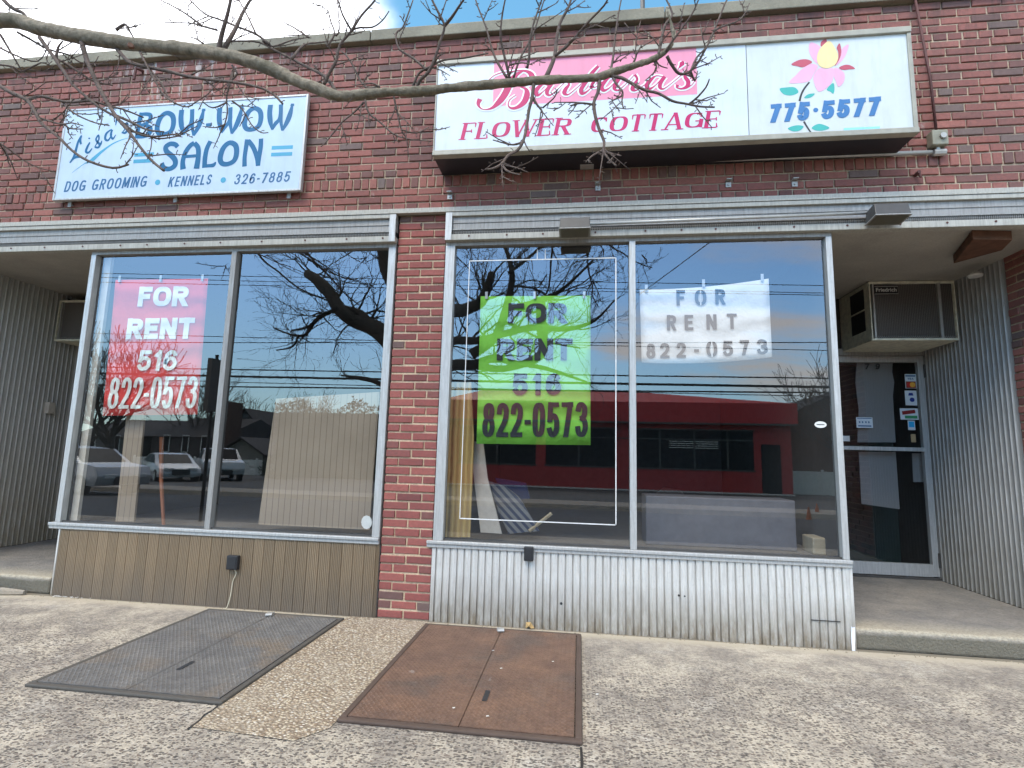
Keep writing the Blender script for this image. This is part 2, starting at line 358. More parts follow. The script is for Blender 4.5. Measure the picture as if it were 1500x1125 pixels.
# ------------------------------------------------------------------ ground
def m_sidewalk():
    M=Mat('exposed_aggregate_concrete')
    big=M.noise(1.7,5,.6); mid=M.noise(6,6,.65,off=4); fine=M.noise(120,4,.7)
    w=M.ramp(M.math('ADD',M.math('MULTIPLY',big,.6),M.math('MULTIPLY',mid,.5)),(.46,0),(.64,1))      # worn grey areas
    base=M.mix(w,(.60,.53,.415),(.35,.31,.255))
    pale=M.ramp(M.noise(3.2,6,.7,off=11),(.56,0),(.70,.8)); base=M.mix(pale,base,(.62,.575,.49))
    warp=M.n('ShaderNodeVectorMath',operation='ADD',inp={0:M.co(),1:M.n('ShaderNodeVectorMath',operation='SCALE',inp={0:M.n('ShaderNodeTexNoise',inp={'Vector':M.co(),'Scale':45}).outputs['Color'],3:.014}).outputs[0]}).outputs[0]
    def vor(sc_,out): return M.n('ShaderNodeTexVoronoi',inp={'Vector':M.n('ShaderNodeMapping',inp={'Vector':warp,'Scale':(1,1.9,1)}).outputs[0],'Scale':sc_}).outputs[out]
    d1=vor(40,'Distance'); c1=M.n('ShaderNodeSeparateColor',inp={0:vor(40,'Color')}).outputs[0]
    d2=vor(66,'Distance'); c2=M.n('ShaderNodeSeparateColor',inp={0:vor(66,'Color')}).outputs[0]
    p1=M.math('MULTIPLY',M.ramp(d1,(.36,1),(.47,0)),M.ramp(c1,(.42,0),(.46,1)))
    p2=M.math('MULTIPLY',M.ramp(d2,(.36,1),(.48,0)),M.ramp(c2,(.45,0),(.5,1)))
    near=M.math('ADD',M.math('MULTIPLY',M.z(-.12,-.9,1),.95),M.math('MULTIPLY',w,.3),clamp=True)
    pm=M.math('MULTIPLY',M.math('MAXIMUM',p1,p2),near)
    tone=M.ramp(c2,(.5,(.05,.045,.04)),(.75,(.11,.09,.075)),(1,(.22,.16,.12)))
    k=M.mix(M.math('MULTIPLY',pm,.97),base,tone)
    g1=M.math('MULTIPLY',M.ramp(d2,(.30,1),(.42,0)),M.ramp(c2,(.12,1),(.16,0)))
    k=M.mix(M.math('MULTIPLY',g1,M.math('MULTIPLY',near,.6)),k,(.74,.69,.6))
    k=M.mix(M.ramp(fine,(.3,.5),(.6,0)),k,(.13,.11,.095))
    k=M.mix(M.math('MULTIPLY',M.ramp(M.noise(26,6,.75,stretch=(1,1.6,1),off=31),(.42,.0),(.62,.75)),M.ramp(mid,(.35,.3),(.6,1))),k,(.19,.165,.14))
    band=M.math('MULTIPLY',M.z(-.16,-.05,1),M.ramp(mid,(.3,.4),(.5,1))); k=M.mix(band,k,(.46,.40,.30))
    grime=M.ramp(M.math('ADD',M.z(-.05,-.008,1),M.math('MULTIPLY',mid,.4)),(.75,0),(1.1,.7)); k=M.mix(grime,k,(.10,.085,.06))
    h=M.math('ADD',M.math('MULTIPLY',pm,-.5),M.math('ADD',M.math('MULTIPLY',mid,1.0),M.math('MULTIPLY',fine,.5)))
    return M.set(k,.92,bump=h,bs=.7,bd=.008)
SIDEWALK=m_sidewalk()
def m_gravel():
    M=Mat('pebble_gravel_infill')
    d=M.vor(62,'Distance',stretch=(1,1.2,1)); c=M.n('ShaderNodeSeparateColor',inp={0:M.vor(62,'Color',stretch=(1,1.2,1))}).outputs[0]
    k=M.ramp(c,(0,(.30,.21,.14)),(.2,(.52,.43,.30)),(.5,(.68,.59,.44)),(.75,(.42,.31,.2)),(1,(.8,.75,.64)))
    k=M.mix(M.ramp(d,(.34,0),(.6,.9)),k,(.22,.17,.12)); k=M.mix(M.ramp(M.noise(4,5,.6),(.45,0),(.7,.5)),k,(.4,.34,.26))
    return M.set(k,.85,bump=M.math('SUBTRACT',1,d),bs=1,bd=.012)
ASPH=m_concrete('asphalt_road',(.055,.055,.058),(.075,.073,.072),.3); LOTM=m_concrete('car_park_asphalt',(.07,.068,.066),(.10,.098,.094),.2)
def sheet(name,prof,x0,x1,mat,nx=1):
    m=MB(); n=len(prof)
    m.add([(x,y,z) for y,z in prof for x in (x0,x1)],[(2*i,2*i+1,2*i+3,2*i+2) for i in range(n-1)])
    return tag(m.build(name,mat),kind='structure')
sheet('sidewalk',[(-6.0,-.25),(-4.2,-.12),(-2.4,-.02),(-1.9,0),(.35,0)],-30,30,SIDEWALK)
k=MB()
k.add([(x,y,z) for y,z in ((-6.18,-.42),(-6.17,-.27),(-6.15,-.25),(-6.0,-.25)) for x in (-30,30)],[(2*i,2*i+1,2*i+3,2*i+2) for i in range(3)])
tag(k.build('kerb',CONC),kind='structure')
sheet('road',[(-14.5,-.55),(-10.2,-.36),(-6.18,-.42)],-120,120,ASPH)
sheet('far_pavement',[(-16.4,-.40),(-14.62,-.40),(-14.5,-.55)],-120,120,CONC)
sheet('car_park',[(-420,-.7),(-34,-.7),(-16.4,-.402)],-500,500,LOTM)
sheet('ground',[(-440,-.9),(60,-.9)],-600,600,LOTM)
tag(MB().add([(-.215,-1.70,.004),(.30,-1.73,.004),(.405,-1.60,.004),(.405,-.02,.004),(-.215,-.02,.004)],[(0,1,2,3,4)]).build('gravel_strip',m_gravel()),kind='structure')
CRACK=plain('crack_filler',(.03,.026,.022),.95)
j=MB()
pts=[(1.545+.004*math.sin(i*1.7),-1.56-.12*i) for i in range(30)]
j.add([(x+s*(.005+.002*math.sin(i*2.1)),y,.005 if y>-1.9 else .005-(-1.9-y)*.055) for i,(x,y) in enumerate(pts) for s in (-1,1)],[(2*i,2*i+1,2*i+3,2*i+2) for i in range(len(pts)-1)])
pts=[(-.225+.006*math.sin(i*2.3)+.03*(i/6)**2,-1.50-.045*i) for i in range(6)]
j.add([(x+s*.005,y,.0052) for i,(x,y) in enumerate(pts) for s in (-1,1)],[(2*i,2*i+1,2*i+3,2*i+2) for i in range(5)])
tag(j.build('pavement_joint',CRACK),kind='structure')
# ------------------------------------------------------------------ building
B=empty('brick_shop_building',(0,0,0),'low red brick shop building with two aluminium shopfronts under a stone coping','building')
def brickwork(name,rows,mb,mm,T=None,jit=.0025,parent=B):
    """rows: (z0,z1,[(x0,x1),...])"""
    m=MB()
    for z0,z1,cells in rows:
        for x0,x1 in cells:
            a=rnd.uniform(-jit,jit); y=-.002+rnd.uniform(-.0045,.004); e=.0035
            X0,X1,Z0,Z1=x0+rnd.uniform(0,.002),x1-rnd.uniform(0,.002),z0+rnd.uniform(0,.003),z1-rnd.uniform(0,.003)
            q=[rnd.uniform(-.0018,.0018) for _ in range(8)]
            vs=[(X0+e,y,Z0+e+q[0]),(X1-e,y,Z0+e+q[1]),(X1-e,y,Z1-e+q[2]),(X0+e,y,Z1-e+q[3]),
                (X0+q[4],y+.004,Z0),(X1+q[5],y+.004,Z0),(X1+q[6],y+.004,Z1),(X0+q[7],y+.004,Z1),
                (X0,.02,Z0),(X1,.02,Z0),(X1,.02,Z1),(X0,.02,Z1)]
            if T: vs=[T(*v) for v in vs]
            m.add(vs,[(0,1,2,3),(4,5,1,0),(5,6,2,1),(6,7,3,2),(7,4,0,3),(8,9,5,4),(9,10,6,5),(10,11,7,6),(11,8,4,7)])
    return m.build(name,mb,parent)
def cells(x0,x1,mod,off,jt=.010):
    o=[]; x=x0-off
    while x<x1-.01:
        a,b=max(x,x0)+(jt/2 if x>=x0 else 0),min(x+mod-jt/2,x1)
        if b-a>.02: o.append((a,b))
        x+=mod
    return o
XL,XR=-7.2,7.2
rows=[(3.295,3.356,cells(XL,XR,.107,.03)),(3.366,3.424,cells(XL,XR,.213,.0)),(3.434,3.490,cells(XL,XR,.213,.107)),(3.500,3.592,cells(XL,XR,.0735,.0))]
z=3.604; n=0
while z<4.86:
    hd=(n%7==0)
    rows.append((z,z+.058,cells(XL,XR,.107 if hd else .213,.02 if hd else (.107 if n%2 else 0)+rnd.uniform(-.01,.01)))); z+=.0671; n+=1
brickwork('brick_wall',rows,BRICK,MORTAR,jit=.004)
MB().box((XL,.008,3.28),(XR,.30,4.875)).build('mortar_backing',MORTAR,B)
# pier between the shopfronts, full height
rows=[]; z=.006; n=0
while z<3.235:
    w=.41
    cs=[(0,.098),(.108,.302),(.312,w)] if n%2 else [(0,.200),(.211,w)]
    if n%2==0: cs=[(0,.198),(.210,w)]
    rows.append((z,min(z+.0555,3.24),[(a,b) for a,b in cs])); z+=.0677; n+=1
pr=brickwork('brick_pier',rows,BRICK_P,MORTAR_P)
MB().box((.004,.007,0),(.406,.25,3.245)).build('pier_mortar',MORTAR_P,B)
# outer piers, out of the picture, and the brick return beside the door recess
for x0,x1 in ((XL,-4.95),(5.42,XR)):
    rows=[(.006+i*.0677,.063+i*.0677,cells(x0,x1,.213,.107*(i%2))) for i in range(48)]
    brickwork('brick_pier',rows,BRICK,MORTAR); MB().box((x0,.008,0),(x1,.25,3.26)).build('pier_mortar',MORTAR_P,B)
rows=[(.15+i*.0677,.207+i*.0677,cells(0,.72,.213,.107*(i%2))) for i in range(43)]
brickwork('brick_return',rows,BRICK,MORTAR,T=lambda x,y,z:(5.10+y,.72-x,z))
MB().box((5.108,.0,0),(5.42,.72,3.04)).build('return_mortar',MORTAR_P,B)
# coping
cp=MB(); x=XL
for L in (2.6,2.35,1.9,2.55,1.93,1.75,1.32):
    cp.box((x+.004,-.05,4.88),(x+L-.004,.36,4.985)); x+=L
cp.build('coping',COPING,B,bevel=.008)
MB().box((XL,.02,4.83),(XR,.34,4.882)).build('roof_edge',MORTAR,B)
MB().box((XL,.3,0),(XL+.2,9,4.8)).box((XR-.2,.3,0),(XR,9,4.8)).box((XL,8.8,0),(XR,9,4.8)).build('side_wall',MORTAR,B)
MB().box((XL,.3,4.6),(XR,9,4.7)).build('roof',CONC,B)
MB().box((XL,.26,3.05),(XR,.3,4.86)).build('parapet_back',MORTAR,B)
# fascia: two runs of painted aluminium, broken by the pier
bx('flashing',(XL,-.045,3.246),(XR,.0,3.29),ALU_CREAM,B,.003)
bx('flashing_lip',(XL,-.058,3.243),(XR,-.046,3.256),ALU_CREAM,B)
GRILLE=plain('grille_grey',(.20,.195,.18),.6,.2)
def fascia(x0,x1,endl,endr):
    f=bx('fascia_panel',(x0,-.030,3.095),(x1,.02,3.205),ALU_GREY,B)
    m=MB().box((x0,-.036,3.150),(x1,-.0305,3.156)).box((x0,-.040,3.088),(x1,-.0305,3.096)); m.build('fascia_bead',ALU_GREY,f)
    bx('top_rail',(x0,-.052,3.206),(x1,.0,3.240),ALU_CREAM,B,.003)
    bx('grille_recess',(x0,.0,3.050),(x1,.02,3.094),BLACK,f)
    g=MB(); x=x0+.01
    while x<x1: g.box((x,-.034,3.050),(x+.006,-.026,3.088)); x+=.0135
    g.box((x0,-.0355,3.068),(x1,-.0345,3.071)); g.build('grille',GRILLE,f)
    b=bx('bottom_rail',(x0,-.050,2.998),(x1,.02,3.049),ALU_CREAM,B,.004)
    s=MB(); x=x0+.2
    while x<x1:
        s.tube([(x,-.0505,3.03),(x,-.054,3.03)],.008,8); x+=rnd.uniform(.25,.42)
    s.build('rust_spots',RUSTP,b)
    for e,xx in ((endl,x0),(endr,x1-.055)):
        if e: bx('end_bracket',(xx,-.056,2.998),(xx+.055,-.0525,3.236),ALU,B,.002)
fascia(XL,-.012,False,True); fascia(.415,XR,True,False)
# display windows
def window(x0,x1,jl,jr,mull,name_label,jz=.60):
    W=bpy.data.objects.new('display_window',None); col.objects.link(W); W.parent=B; W['label']=name_label
    bx('jamb',(x0,-.012,.598),(x0+jl,.045,2.965),ALU,W,.003); bx('jamb',(x1-jr,-.012,.598),(x1,.045,2.965),ALU,W,.003)
    MB().box((x0,-.008,2.9655),(x1,.05,2.9975)).build('head_frame',ALU_GREY,W)
    MB().box((mull,-.014,.598),(mull+.048,.045,2.965)).build('mullion',ALU if x0>0 else ALU_GREY,W,bevel=.003)
    MB().box((x0+jl,.006,.598),(mull,.02,.612)).box((mull+.048,.006,.598),(x1-jr,.02,.612)).build('glazing_bead',ALU_DARK,W)
    for a,b in ((x0+jl,mull),(mull+.048,x1-jr)):
        MB().add([(a,.028,.60),(b,.028,.60),(b,.028,2.966),(a,.028,2.966)],[(0,1,2,3)]).build('glass_pane',GLASS,W)
    s=MB().box((x0-.045,-.030,.573),(x1+(.012 if x0>0 else 0),.06,.597)).box((x0-.045,-.018,.545),(x1+(.012 if x0>0 else 0),.04,.5725)); s.build('sill',ALU,B,bevel=.004)
    return W
WL=window(-2.885,-.014,.05,.062,-1.503,'shopfront window of the left shop')
WR=window(.415,3.405,.078,.043,1.904,'shopfront window of the right shop')
# bulkheads below the windows
def ribs(n,pitch,h0,h1,T,mat,name,parent=B,bow=.0025,gd=.012,gw=.012):
    m=MB(); prof=[]
    for i in range(n):
        s=i*pitch; prof+=[(s,0),(s+gw*.35,gd),(s+gw*.7,gd),(s+gw,-.003),(s+gw+.006,0),(s+gw+(pitch-gw)*.5,-bow),(s+pitch-.002,0)]
    prof.append((n*pitch,0)); K=len(prof); zs=[h0+(h1-h0)*i/4 for i in range(5)]
    dn=(lambda v:Vector(v)+Vector((0,.0035*math.sin(v[0]*5.1+v[2]*6)*math.sin(v[2]*7+1+v[0]*1.3),0))) if pitch<.055 else (lambda v:v)
    m.add([dn(T(a,b,z)) for z in zs for a,b in prof],[(r*K+i,r*K+i+1,(r+1)*K+i+1,(r+1)*K+i) for r in range(4) for i in range(K-1)])
    return m.build(name,mat,parent)
rb=ribs(54,.0548,0,.548,lambda a,b,z:(.44+a,-.004+b,z),RIB,'ribbed_bulkhead')
bx('bulkhead_corner',(.412,-.006,0),(.44,.03,.545),RIB,rb); bx('bulkhead_corner',(3.399,-.006,0),(3.418,1.85,.545),RIB,rb)
PATCH=plain('white_paint_patch',(.75,.77,.8),.7)
MB().add([(3.385,-.0095,.0),(3.405,-.0095,.0),(3.409,-.0095,.09),(3.412,-.0095,.155),(3.396,-.0095,.15),(3.388,-.0095,.16),(3.384,-.0095,.08)],[tuple(range(7))]).build('paint_patch',PATCH,rb)
MB().box((3.13,-.0125,.1815),(3.32,-.007,.186)).tube([(1.405,-.008,.19),(1.405,-.0105,.19)],.010).tube([(2.245,-.008,.295),(2.245,-.0105,.295)],.008).tube([(2.285,-.008,.292),(2.285,-.0105,.292)],.006).build('dent_marks',BLACK,rb)
# board islands: give every board one colour by welding its reeds with a backing strip
def tan_boards():
    m=MB(); x=-2.825
    while x<-.02:
        w=min(rnd.choice((.092,.094,.09,.097)),-.010-x); prof=[(x+.0004,-.001),(x+.003,-.005)]; n=6; s=(w-.008)/n
        for i in range(n):
            a=x+.004+s*i; prof+=[(a+s*.25,-.0065),(a+s*.8,-.006),(a+s*.9,-.002),(a+s,-.005)]
        prof+=[(x+w-.0004,-.001)]; K=len(prof); sh=rnd.uniform(-.001,.001)
        zs=(0,.18,.36,.547)
        m.add([(a,b+sh,z) for z in zs for a,b in prof],[(r*K+i,r*K+i+1,(r+1)*K+i+1,(r+1)*K+i) for r in range(3) for i in range(K-1)])
        x+=w
    return m.build('tan_bulkhead',TAN,B)
tbo=tan_boards()
MB().box((-2.83,.004,0),(-.004,.03,.545)).build('bulkhead_backing',ALU_DARK,tbo)
MB().box((-2.84,-.008,0),(-2.826,1.85,.545)).build('bulkhead_corner',RIB,tbo)
# recesses
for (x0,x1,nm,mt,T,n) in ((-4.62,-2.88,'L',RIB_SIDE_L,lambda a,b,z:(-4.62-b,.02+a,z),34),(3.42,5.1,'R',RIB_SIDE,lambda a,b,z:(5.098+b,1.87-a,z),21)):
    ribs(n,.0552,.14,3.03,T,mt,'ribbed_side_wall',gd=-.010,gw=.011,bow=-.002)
    bx('recess_ceiling',(x0-.02,.021,3.03),(x1+.02,1.95,3.06),CEIL,B)
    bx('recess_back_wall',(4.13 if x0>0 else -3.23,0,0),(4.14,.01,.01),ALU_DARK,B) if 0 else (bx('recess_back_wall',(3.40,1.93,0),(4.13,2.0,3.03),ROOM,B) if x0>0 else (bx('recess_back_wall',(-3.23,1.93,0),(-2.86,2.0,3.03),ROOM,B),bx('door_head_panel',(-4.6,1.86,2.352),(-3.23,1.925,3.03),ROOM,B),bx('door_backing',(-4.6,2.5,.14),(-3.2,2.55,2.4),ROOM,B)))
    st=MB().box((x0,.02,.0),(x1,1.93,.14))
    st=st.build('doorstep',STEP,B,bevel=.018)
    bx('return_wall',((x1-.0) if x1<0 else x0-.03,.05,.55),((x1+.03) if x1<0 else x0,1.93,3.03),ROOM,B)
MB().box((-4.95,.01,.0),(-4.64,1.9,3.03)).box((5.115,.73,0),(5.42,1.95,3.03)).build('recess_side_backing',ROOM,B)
bx('side_wall_edge',(-4.66,-.004,.0),(-4.6,.02,3.0),RIB_SIDE,B)
# rooms behind the glass
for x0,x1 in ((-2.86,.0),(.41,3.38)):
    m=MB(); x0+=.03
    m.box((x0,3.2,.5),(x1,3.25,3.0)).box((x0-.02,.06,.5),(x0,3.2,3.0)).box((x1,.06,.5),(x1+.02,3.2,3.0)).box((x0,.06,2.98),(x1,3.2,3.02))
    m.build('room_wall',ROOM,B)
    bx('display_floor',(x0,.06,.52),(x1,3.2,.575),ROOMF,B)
# door of the right shop
dm=MB(); y0,y1=1.85,1.90
dm.box((4.13,y0,.14),(4.20,y1,2.46)).box((5.035,y0,.17),(5.095,y1,2.40)).box((4.20,y0,.165),(5.035,y1,.285)).box((4.20,y0,2.335),(5.035,y1,2.40))
door=dm.build('door',ALU,B,bevel=.003); door['label']='glazed aluminium door of the right shop'
MB().box((5.0955,1.835,.14),(5.112,1.91,2.52)).box((4.13,1.83,2.402),(5.0955,1.91,2.475)).build('door_frame',ALU_GREY,door)
MB().box((4.14,1.82,.141),(5.09,1.93,.160)).build('threshold',ALU_DARK,door)
bx('push_bar',(4.20,1.825,1.405),(5.035,1.852,1.445),ALU,door,.004)
MB().add([(4.2,1.875,.285),(5.035,1.875,.285),(5.035,1.875,2.335),(4.2,1.875,2.335)],[(0,1,2,3)]).build('glass_pane',GLASS_D,door)
for hz in (2.24,.33): bx('hinge',(5.083,1.828,hz-.07),(5.096,1.848,hz+.07),ALU_DARK,door,.003)
bx('door_backing',(4.2,2.5,.14),(5.1,2.55,2.4),plain('dark_green_curtain',(.012,.03,.026),.9),B)
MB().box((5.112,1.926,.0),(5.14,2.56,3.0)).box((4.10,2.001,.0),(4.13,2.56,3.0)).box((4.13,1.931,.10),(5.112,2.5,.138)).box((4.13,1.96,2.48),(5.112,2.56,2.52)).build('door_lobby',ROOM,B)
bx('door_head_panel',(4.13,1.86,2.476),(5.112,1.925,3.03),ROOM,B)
# left shop door, mostly hidden by the window
dl=MB().box((-4.6,1.85,.14),(-4.53,1.9,2.35)).box((-3.3,1.85,.14),(-3.23,1.9,2.35)).box((-4.53,1.85,2.28),(-3.3,1.9,2.35)).box((-4.53,1.85,.14),(-3.3,1.9,.26)).build('door',ALU_GREY,B)
MB().add([(-4.53,1.875,.26),(-3.3,1.875,.26),(-3.3,1.875,2.28),(-4.53,1.875,2.28)],[(0,1,2,3)]).build('glass_pane',GLASS_D,dl)
# house number on the door glass
num=Ink(1.868); line(num,'7',(1266.5,541),(1273,541),8.5,.22,1.868,shear=.15); line(num,'9',(1282,541),(1288.5,541),8.5,.22,1.868,shear=.15)
num.build('house_number',BLACK,door)
# ------------------------------------------------------------------ sign of the dog salon
BLUE=paint('sign_blue',(.002,.11,.245)); CYAN=paint('sign_cyan',(.07,.34,.50)); NAVY=paint('sign_slate_blue',(.035,.13,.27))
FACE1=paint('sign_face_pale_blue',(.50,.61,.72),.3); FACE2=paint('sign_face_white',(.62,.68,.74),.3); FACE3=paint('sign_face_cream',(.61,.65,.64),.3)
yS=-.065
a=at(97,160,yS); b=at(452,139,yS); c=at(441,279,yS); d_=at(77,294,yS)
X0,X1,Z0,Z1=(a.x+d_.x)/2,(b.x+c.x)/2,(c.z+d_.z)/2,(a.z+b.z)/2
S1=empty('shop_sign',(0,0,0),'pale blue rectangular sign reading BOW-WOW SALON on the upper brick wall','sign')
MB().box((X0+.02,yS+.012,Z0+.02),(X1-.02,0,Z1-.02)).build('sign_box',STEEL,S1)
MB().box((X0,yS-.006,Z0),(X0+.02,yS+.03,Z1)).box((X1-.02,yS-.006,Z0),(X1,yS+.03,Z1)).box((X0+.02,yS-.006,Z0),(X1-.02,yS+.03,Z0+.018)).box((X0+.02,yS-.006,Z1-.018),(X1-.02,yS+.03,Z1)).build('sign_frame',ALU,S1,bevel=.003)
bx('sign_face',(X0+.02,yS,Z0+.018),(X1-.02,yS+.012,Z1-.018),FACE1,S1)
yi=yS-.0006; I=Ink(yi); O3=(80,130); O4=(260,130); f=7.5
def T3(p,**k): traced(I,p,O3,f,yi,**k)
def T4(p,**k): traced(I,p,O4,f,yi,**k)
T3([(958,262,46),(935,340,46),(918,440,46),(902,545,46)])
T3([(930,283,34),(1000,278,38),(1050,290,44),(1050,335,46),(1005,380,34),(940,402,26)]); T3([(940,402,26),(1000,402,36),(1050,432,46),(1040,490,48),(985,522,40),(905,530,34)])
Oc=[(1240,266,48),(1296,300,54),(1306,380,54),(1280,462,50),(1215,498,46),(1150,492,50),(1126,440,54),(1145,355,54),(1185,293,50)]
T3(Oc,closed=True); T3([(p[0]-1350+960+1350-180*7.5+0,p[1]-52,p[2]) for p in Oc] if 0 else [(0,0,0),(0,0,0)]) if 0 else None
T4([(x-1350+960,y-52,w) for x,y,w in Oc],closed=True); T4([(x-1350+693,y+327+ (x-1225)*-.03,w+3) for x,y,w in Oc],closed=True)
for dx,dy in ((0,0),(420,-22),(975,-55)):
    for p in ([(47,232,54),(38,320,54),(45,410,52),(66,505,20)],[(66,505,20),(100,440,44),(140,395,40),(158,330,44),(162,226,46)],[(162,226,46),(160,330,44),(160,400,40),(176,515,24)],[(176,515,24),(228,420,52),(262,330,52),(290,218,20)],[(290,218,34),(285,245,44)]):
        T4([(x+dx,y+dy,w) for x,y,w in p])
T4([(312,400,36),(378,393,36)])
T3([(1352,640,46),(1325,612,48),(1270,606,50),(1222,640,52),(1232,690,54),(1290,740,56),(1325,790,56),(1318,845,54),(1262,880,50),(1200,868,50),(1178,815,44)])
T4([(62,884,62),(58,800,50),(85,705,50),(135,630,50),(185,596,50)]); T4([(185,596,50),(226,650,52),(228,750,54),(208,878,62)]); T4([(85,745,32),(215,735,32)])
T4([(362,575,48),(322,660,50),(302,760,52),(296,868,52)]); T4([(275,850,38),(350,845,36),(395,838,42),(420,805,14)])
T4([(768,556,54),(752,650,48),(738,750,46),(736,854,50)]); T4([(775,570,50),(830,640,50),(872,750,50),(884,846,46)]); T4([(918,548,48),(914,640,50),(898,740,48),(884,846,48)])
# Lisa's
T3([(296,512,14),(262,575,22),(240,650,26),(215,740,26),(168,815,14)]); T3([(168,812,14),(205,768,22),(245,748,28),(292,745,24)])
T3([(300,515,10),(282,560,22),(290,610,20)]); T3([(388,588,14),(360,640,24),(345,690,24),(375,700,20),(412,655,10)]); T3([(385,538,20),(376,552,20)])
T3([(440,640,10),(485,560,16),(480,512,18),(455,560,20),(500,610,26),(520,570,10)]); T3([(500,612,26),(480,645,22),(440,640,18)]); 
T3([(628,445,12),(570,490,24),(556,550,24),(590,565,20),(630,500,10)]); T3([(632,450,22),(618,510,22),(640,550,20),(672,505,8)])
T3([(683,332,22),(670,402,8)]); T3([(745,480,8),(790,420,16),(800,380,16),(772,410,18),(800,450,24),(825,420,10)]); T3([(800,455,24),(775,485,22),(738,478,16)])
LI=I; lis=None
I.build('lettering',BLUE,S1)
I=Ink(yi)
T3([(190,925,3),(260,870,6),(330,822,9),(385,800,28),(430,768,40),(500,705,30),(570,650,20),(650,598,14),(740,560,9),(822,538,3)])
for q in ([(1035,649),(1268,640)],[(1028,724),(1260,714)]): T4([(*q[0],40),(*q[1],40)])
for q in ([(876,728),(1090,717)],[(866,799),(1082,789)]): T3([(*q[0],38),(*q[1],38)])
for o_,p in ((O3,(1132,1028)),(O4,(503,1003))):
    a=at(o_[0]+p[0]/f,o_[1]+p[1]/f,yi); I.disc((a.x,a.z),.026)
I.build('bars_and_dots',CYAN,S1)
I=Ink(yi)
line(I,'DOG GROOMING',(93,281.5),(213,273.5),15.5,.155,yi,gap=.17,space=.5,shear=.17)
line(I,'KENNELS',(245.5,274),(308,270),14.5,.155,yi,gap=.17,shear=.17); line(I,'326-7885',(342,270.5),(423,266),15,.15,yi,gap=.2,shear=.17)
I.build('lettering',NAVY,S1)
for u,v in ((100,299),(255,292),(422,286)):
    p=at(u,v,-.04); MB().box((p.x-.017,-.03,p.z-.022),(p.x+.017,-.024,p.z+.03)).box((p.x-.017,-.024,p.z+.0),(p.x+.017,0,p.z+.006)).build('mounting_clip',ALU_GREY,S1)
# ------------------------------------------------------------------ sign of the flower shop
yF=-.30
S2=empty('shop_sign',(0,0,0),'long white and pink lightbox sign with a lotus flower reading FLOWER COTTAGE','sign')
X0,X1,Z0,Z1=.352,3.888,3.592,4.425
MB().box((X0+.004,yF+.03,Z0+.004),(X1-.004,-.0,Z1-.004)).build('cabinet',SIGNBLACK,S2)
FR=plain('sign_frame_taupe',(.33,.31,.25),.5,.1)
MB().box((X0,yF-.012,Z1-.045),(X1,yF+.05,Z1)).box((X0,yF-.012,Z0),(X1,yF+.05,Z0+.042)).box((X1-.028,yF-.004,Z0+.042),(X1,yF+.05,Z1-.045)).box((X0,yF-.004,Z0+.042),(X0+.012,yF+.05,Z1-.045)).build('cabinet_frame',FR,S2,bevel=.004)
xm=at(1095,120,yF).x
bx('sign_face',(X0+.012,yF+.006,Z0+.042),(xm-.003,yF+.03,Z1-.045),FACE2,S2)
f2=bx('flower_panel',(xm+.003,yF+.008,Z0+.042),(X1-.028,yF+.03,Z1-.045),FACE3,S2)
PINK=paint('sign_pink',(.78,.28,.39)); MAG=paint('sign_magenta',(.50,.008,.11)); LET_W=paint('sign_letter_white',(.8,.85,.88))
yp=yF+.0055; I=Ink(yp); zt=Z1-.0455
l=at(722,150,yp).x; r=at(1020.5,100,yp).x; zb=(at(721,153,yp).z+at(1021,141,yp).z)/2
I.mb.add([(l,yp,zb),(r,yp,zb),(r,yp,zt),(l,yp,zt)],[(0,1,2,3)]); I.build('pink_panel',PINK,S2)
O1=(690,60); O2=(850,50); f=7.5
scr=[(O1,[(100,640,58),(80,690,40),(100,735,16),(150,755,10),(230,738,30),(310,670,66),(370,590,76),(415,500,76),(455,420,66),(510,365,44),(570,338,10)]),
 (O1,[(165,530,9),(185,450,9),(250,385,10),(340,350,12),(430,340,12),(530,328,16),(620,338,34),(668,385,62),(655,450,56),(600,490,24),(545,510,8)]),
 (O1,[(545,510,8),(600,530,34),(615,590,66),(585,670,66),(520,725,44),(450,742,26),(410,712,14),(425,650,12),(490,600,10)]),
 (O1,[(860,500,10),(800,478,16),(745,510,44),(712,560,50),(735,598,34),(790,560,12),(870,480,10)]),(O1,[(888,470,44),(845,530,46),(835,580,40),(870,598,20),(940,545,10),(1048,440,10)]),
 (O1,[(1052,425,30),(1075,480,26),(1040,530,44),(1025,575,44),(1070,590,16),(1160,520,10),(1250,440,10)]),
 (O1,[(1398,280,34),(1330,355,44),(1250,470,46),(1208,540,46),(1225,580,38),(1290,545,14),(1345,475,10),(1350,440,22),(1318,490,16),(1350,515,10),(1400,490,10),(1440,450,10)]),
 (O2,[(405,490,10),(330,478,16),(265,530,44),(232,585,50),(262,622,34),(330,585,12),(405,500,10)]),(O2,[(430,485,44),(390,545,46),(375,600,40),(415,618,18),(490,560,10),(590,455,10)]),
 (O2,[(600,448,30),(625,500,26),(585,565,44),(575,610,44),(620,618,16),(690,570,10),(760,530,10)]),
 (O2,[(905,470,10),(830,462,16),(765,515,44),(730,570,50),(758,604,34),(825,565,12),(900,480,10)]),(O2,[(928,468,44),(885,530,46),(875,585,40),(910,605,18),(980,560,10),(1090,470,10),(1172,405,10)]),
 (O2,[(1128,300,20),(1118,325,58),(1102,350,34),(1075,385,6)]),(O2,[(1155,410,14),(1150,470,38),(1185,525,48),(1170,580,44),(1110,602,22),(1062,590,18),(1068,560,40)]),(O2,[(1185,585,20),(1225,560,10),(1252,525,8)])]
I=Ink(yp-.0015)
for o_,p in scr: traced(I,p,o_,f,yp,extra=34)
I.build('script_outline',LET_W,S2)
I=Ink(yp-.003)
for o_,p in scr: traced(I,p,o_,f,yp)
yp2=yp-.0005
I.build('script_lettering',MAG,S2)
